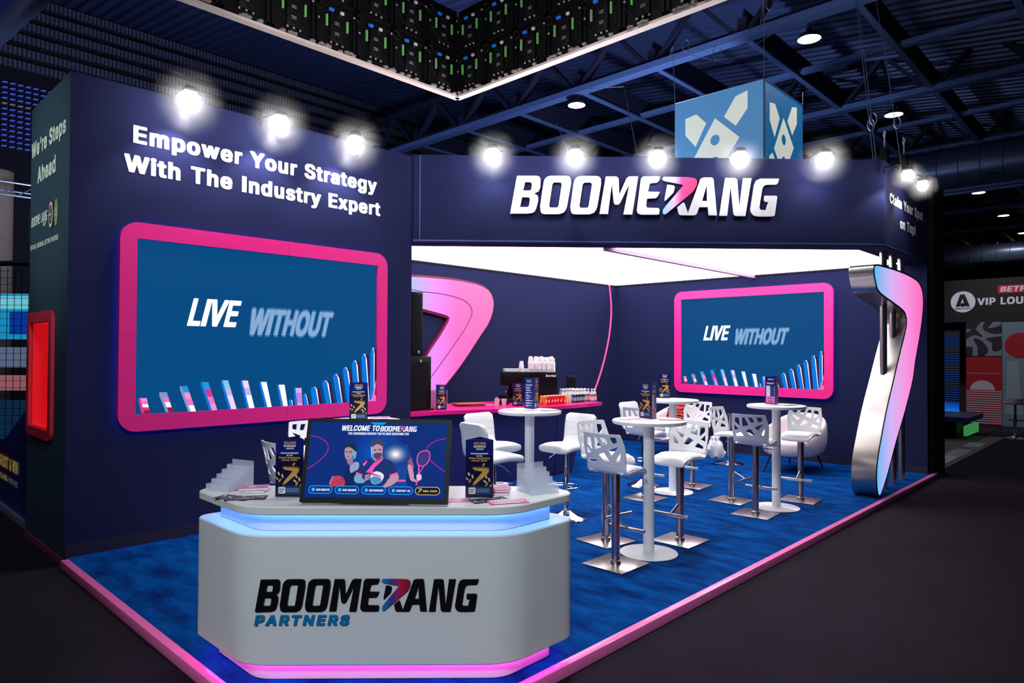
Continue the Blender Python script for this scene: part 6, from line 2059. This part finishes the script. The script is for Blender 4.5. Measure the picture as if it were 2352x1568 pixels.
for i in range(120):
    pts.append(dv*(i/119)*.8+Vector((.5, -1.2, -.1)))
    rr.append(.62+(.012 if i % 2 else 0))
m.tube(pts, rr, 28)
m.build('pipe', DUCT, ld)
lamp('duct_blue_fill_light', 'POINT', (1.2, 14.5, 7.2), 40, (.15, .25, 1.0), shadow_soft_size=.3)  # unseen point light, assumed for the blue tint on the duct

# blue lit louvres on the far left
bl = thing('blue_light_strips', 'rows of blue lit louvre strips at the far left edge of the hall wall', 'light strips', (0, 25.85, 0))
BLUEL = lit('louvre_blue', 70, 90, 220, .6)
nt = BLUEL.node_tree
for k in range(13):
    z = 9.95-k*.165
    m = MB()
    x = -1.0
    while x < 6.2:
        m.fill([[(x, z-.03), (x+.13, z-.03), (x+.17, z+.03), (x+.04, z+.03)]], LOC, .01)
        x += .2
    m.build('strip', BLUEL if k != 4 else lit('louvre_white', 120, 110, 130, .6), bl)

# ---------------------------------------------------------------- neighbouring stands, right
lb = thing('lounge_booth', 'dark VIP lounge booth with a round white logo on its fascia, at the right edge', 'booth', (20.59, 0, HF))
BF = Frame((0, 0, 0), (0, -1, 0), (0, 0, 1))
m = MB()
m.box((.12, 2.5, 3.12), (.24, 8.2, 1.08))
m.box((.5, 7.5, 1.3), (.9, 2.6, 2.6))
m.m = 1
m.disc(BF, -3.74, 3.10, .27, .27, .004)
m.m = 0
m.fill([[(-3.90, 2.98), (-3.80, 3.29), (-3.70, 3.29), (-3.59, 2.98), (-3.69, 2.98), (-3.75, 3.18), (-3.81, 2.98)]], BF, .008)
m.disc(BF, -3.745, 3.02, .055, .05, .008)
m.text('IGBAFFILIATE', BF, -3.92, 2.91, .04, x1=-3.57, depth=.008)
m.m = 1
m.text('VIP LOUNGE', BF, -3.43, 3.0, .18, x1=-2.0, depth=.006)
m.m = 2
m.rect(BF, -3.0, 3.28, -1.9, 3.47, .004)
m.m = 1
m.text('BETFRED', BF, -2.96, 3.31, .13, x1=-2.05, shear=.2, depth=.008)
m.build('fascia', [mat('booth_black', S(12, 10, 16), .6), mat('booth_white', S(190, 188, 205), .5, emit=S(150, 148, 165), es=.35), mat('booth_red', S(170, 16, 40), .5, emit=S(150, 12, 36), es=.3)], lb)
m = MB()
m.m = 1
m.rect(BF, -3.66, 1.72, -2.92, 2.57, .1)
m.m = 0
m.rect(BF, -3.66, 2.40, -3.46, 2.57, .103)
m.rect(BF, -3.66, 1.72, -3.52, 1.95, .103)
random.seed(6)
for P_ in ([(-3.6, 2.57), (-3.35, 2.57), (-3.45, 2.4), (-3.3, 2.2), (-3.5, 2.25), (-3.66, 2.15), (-3.66, 2.3), (-3.55, 2.38)], [(-3.25, 2.57), (-3.1, 2.57), (-3.2, 2.42), (-3.0, 2.45), (-2.92, 2.5), (-2.92, 2.3), (-3.1, 2.28), (-3.3, 2.4)],
           [(-3.5, 2.15), (-3.35, 2.12), (-3.2, 1.9), (-3.25, 1.75), (-3.4, 1.72), (-3.42, 1.95)], [(-3.25, 2.15), (-3.0, 2.2), (-2.92, 2.18), (-2.92, 1.9), (-3.1, 1.85), (-3.12, 2.05)]):
    m.fill([smooth_pts(P_, 4)], BF, .106)
m.build('pattern_panel', [mat('panel_dusk', S(30, 26, 40), .7), mat('panel_grey', S(112, 116, 134), .7)], lb)
m = MB()
m.rect(BF, -3.66, .02, -2.92, 1.70, .1)
m.m = 1
m.rect(BF, -3.66, 1.28, -2.92, 1.29, .104)
m.fill([[(-3.32+.26*math.cos(PI*k/20), .87+.24*math.sin(PI*k/20)) for k in range(21)]], BF, .104)
for k in range(15):
    m.rect(BF, -3.66, .04+k*.056, -2.92, .066+k*.056, .104)
m.build('red_panel', [mat('panel_red', S(150, 10, 24), .7), mat('panel_pale', S(176, 168, 184), .7)], lb)
m = MB()
m.rect(BF, -2.91, .0, -1.6, 2.56, .1)
m.m = 1
m.disc(BF, -2.55, 1.98, .31, .31, .104)
m.m = 2
m.fill([[(-2.8, 1.6), (-2.6, 1.6), (-2.5, .3), (-2.86, .3)]], BF, .103)
m.rect(BF, -2.45, .0, -2.40, 2.56, .12)
m.build('art_panel', [mat('panel_bluegrey', S(104, 120, 138), .7), mat('panel_red', S(150, 10, 24), .7), mat('panel_bluegrey2', S(128, 142, 158), .7)], lb)
m = MB()
m.rect(BF, -4.2, .15, -3.80, 2.37, .05)
m.m = 1
for k in range(30):
    m.rect(BF, -4.18, .60+k*.058, -3.82, .615+k*.058, .054)
m.m = 2
m.rect(BF, -4.18, .17, -3.82, .56, .054)
m.build('stripe_screen', [mat('booth_black', S(12, 10, 16), .6), lit('stripe_blue', 16, 60, 140, .8), grad_mat('blue_up', 2, .56, .17, [(0, S(4, 24, 90)), (1, S(20, 120, 250))], es=1.0)], lb)
m = MB()
m.tube([(-.3, 4.25, 0), (-.3, 4.25, 2.6)], .03, 8)
m.build('edge_light', lit('booth_edge', 190, 190, 200, .5), lb)
m = MB()
m.quad((7., 1.5, 3.7), (7., -4., 3.7), (7., -4., 7.0), (7., -1.2, 5.6))
m.build('roof_sail', mat('sail_grey', S(70, 64, 84), .8), lb)
pl_ = thing('low_display_plinth', 'low blue topped plinth with a green lit edge right of the black end wall', 'plinth', (17.2, 3.55, HF))
m = MB()
m.box((0, 0, .42), (1.6, 1.3, .10))
m.build('top', mat('plinth_blue', S(28, 60, 120), .5), pl_)
m = MB()
m.box((.1, .1, .18), (1.3, 1.0, .36))
m.build('base', BLACK, pl_)
m = MB()
m.box((-.2, -.6, .20), (1.2, .06, .20))
m.build('green_light', lit('green_edge', 60, 150, 80, .7), pl_)
fs = thing('floor_sign', 'grey floor strip with a row of white marks beside the black end wall', 'floor sign', (14.9, 2.75, HF))
m = MB()
m.fill([[(-2.7, -.30), (2.7, -.30), (2.7, .62), (-2.7, .62)]], XY, .012, .0)
m.m = 1
random.seed(12)
for k in range(24):
    x = -2.4+k*.13+(.5 if k > 17 else 0)
    q = .10 if k < 9 else .06
    m.fill([[(x, -.2), (x+q, -.2), (x+q+.05, .06), (x+.05, .06)]], XY, .016)
m.build('strip', [mat('floor_grey', S(70, 68, 80), .6), mat('floor_white', S(200, 196, 200), .6)], fs)
st = thing('lounge_bar_stool', 'chrome stool with a pale low seat in front of the lounge booth', 'bar stool', (17.6, 2.28, HF))
m = MB()
m.lathe([(0, 0), (.2, 0), (.2, .012), (.1, .035), (.04, .07), (.03, .09), (.03, .4), (.024, .4), (.024, .72), (0, .72)], n=24)
m.build('chrome_base', CHROME, st)
m = MB()
m.tube([(.15+.15*math.cos(2*PI*k/20), .15*math.sin(2*PI*k/20), .38) for k in range(20)], .01, 8, closed=True)
m.build('foot_ring', CHROME, st)
m = MB()
m.lathe([(0, .72), (.17, .72), (.2, .75), (.19, .78), (0, .77)], n=24)
m.grid([[Vector((-.2*math.cos(a)-.0, .2*math.sin(a), z)) for a in [-.9+1.8*k/8 for k in range(9)]] for z in (.75, .85)])
m.build('seat', mat('pale_pink_seat', S(206, 190, 200), .4), st)

# ---------------------------------------------------------------- neighbouring stand, left
pn = thing('game_panel', 'dark blue slanted side panel lettered SHOOT and WIN at the left edge', 'panel', (1.60, 8.6, HF), -PI/2)
m = MB()
m.fill([[(-3.2, 0), (.72, 0), (.72, 1.30), (.06, 1.05), (-.88, .69), (-1.6, .42), (-3.2, .42)]], LOC, .01, -.05)
m.m = 1
m.rect(LOC, -1.0, .43, -.40, .63, .014)
m.m = 2
m.text('SHOOT & WIN', LOC, -.91, .46, .13, x1=.05, depth=.02)
m.text('ONE 16 PRO +', LOC, -.95, .325, .062, x1=-.42, depth=.02)
m.m = 3
m.text('MYSTERY PRIZE', LOC, -.38, .325, .062, x1=.05, depth=.02)
m.build('board', [mat('panel_deep_blue', S(24, 26, 110), .5), mat('panel_dark_red', S(110, 16, 36), .5), mat('panel_yellow', S(232, 214, 110), .5, emit=S(232, 214, 110), es=.12), mat('panel_white', S(226, 226, 226), .5)], pn)
m = MB()
m.box((-1.2, .0, .03), (3.9, .1, .06))
m.build('base_rail', mat('rail_grey', S(90, 110, 140), .4), pn)
fc_ = thing('mesh_cage', 'black mesh cage fence at the left edge of the hall', 'fence', (2.05, 12.2, HF), -.75)
m = MB()
m.tube([(-1.6, 0, 0), (-1.6, 0, 2.85), (-1.5, 0, 2.98), (2.6, 0, 3.05)], .04, 8)
m.tube([(-2.4, -.2, 0), (-1.62, 0, 2.4)], .035, 8)
m.build('frame', BLACK, fc_)
m = MB()
for i in range(40):
    m.box((-1.55+i*.1, 0, 1.5), (.006, .006, 2.9))
for i in range(30):
    m.box((.4, 0, .1+i*.1), (4.0, .006, .006))
m.build('mesh', BLACK, fc_)
ls = thing('blue_led_wall', 'bright blue LED screen behind the mesh cage at the left edge', 'screen', (2.2, 17.0, HF), -.75)
m = MB()
m.rect(LOC, -4, 1.95, 5, 2.85, .0)
m.m = 1
m.rect(LOC, -4, 2.55, 5, 2.8, .01)
m.m = 2
for k in range(7):
    m.rect(LOC, -3.5+k*1.1, 2.05, -3.1+k*1.1, 2.5, .01)
m.build('display', [lit('led_azure', 30, 150, 200, .8), lit('led_pale', 120, 210, 230, .8), lit('led_deep', 10, 60, 160, .8)], ls)
m = MB()
m.rect(LOC, -4, .0, 5, .75, .0, back=-.2)
m.m = 1
m.rect(LOC, -4, .95, 5, 1.25, .0)
m.m = 2
m.rect(LOC, -4, 1.4, 5, 1.8, .0)
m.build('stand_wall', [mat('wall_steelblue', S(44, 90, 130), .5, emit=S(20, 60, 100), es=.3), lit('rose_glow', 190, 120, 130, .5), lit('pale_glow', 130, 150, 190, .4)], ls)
cl = thing('concrete_column', 'round concrete column at the far left edge', 'column', (3.35, 21.6, HF))
m = MB()
m.lathe([(.45, 0), (.45, 6.3), (0, 6.3)], n=32)
m.build('shaft', mat('concrete', S(150, 130, 110), .8, noise=.2, nscale=3), cl)
tr = thing('lamp_truss', 'short aluminium truss with a small lamp by the concrete column', 'truss', (3.1, 19.5, 5.3))
m = MB()
for y, z in ((0, 0), (0, .3), (.3, .15)):
    m.tube([(-2, y, z), (1.2, y, z)], .025, 8)
for k in range(8):
    m.tube([(-2+k*.4, 0, .3 if k % 2 else 0), (-1.6+k*.4, 0, 0 if k % 2 else .3)], .014, 6)
m.build('ladder', mat('aluminium', S(190, 192, 200), .3, .9), tr)
m = MB()
m.box((1.0, -.1, .36), (.3, .2, .12))
m.build('lamp', lit('truss_lamp', 255, 240, 205, 4.0), tr)
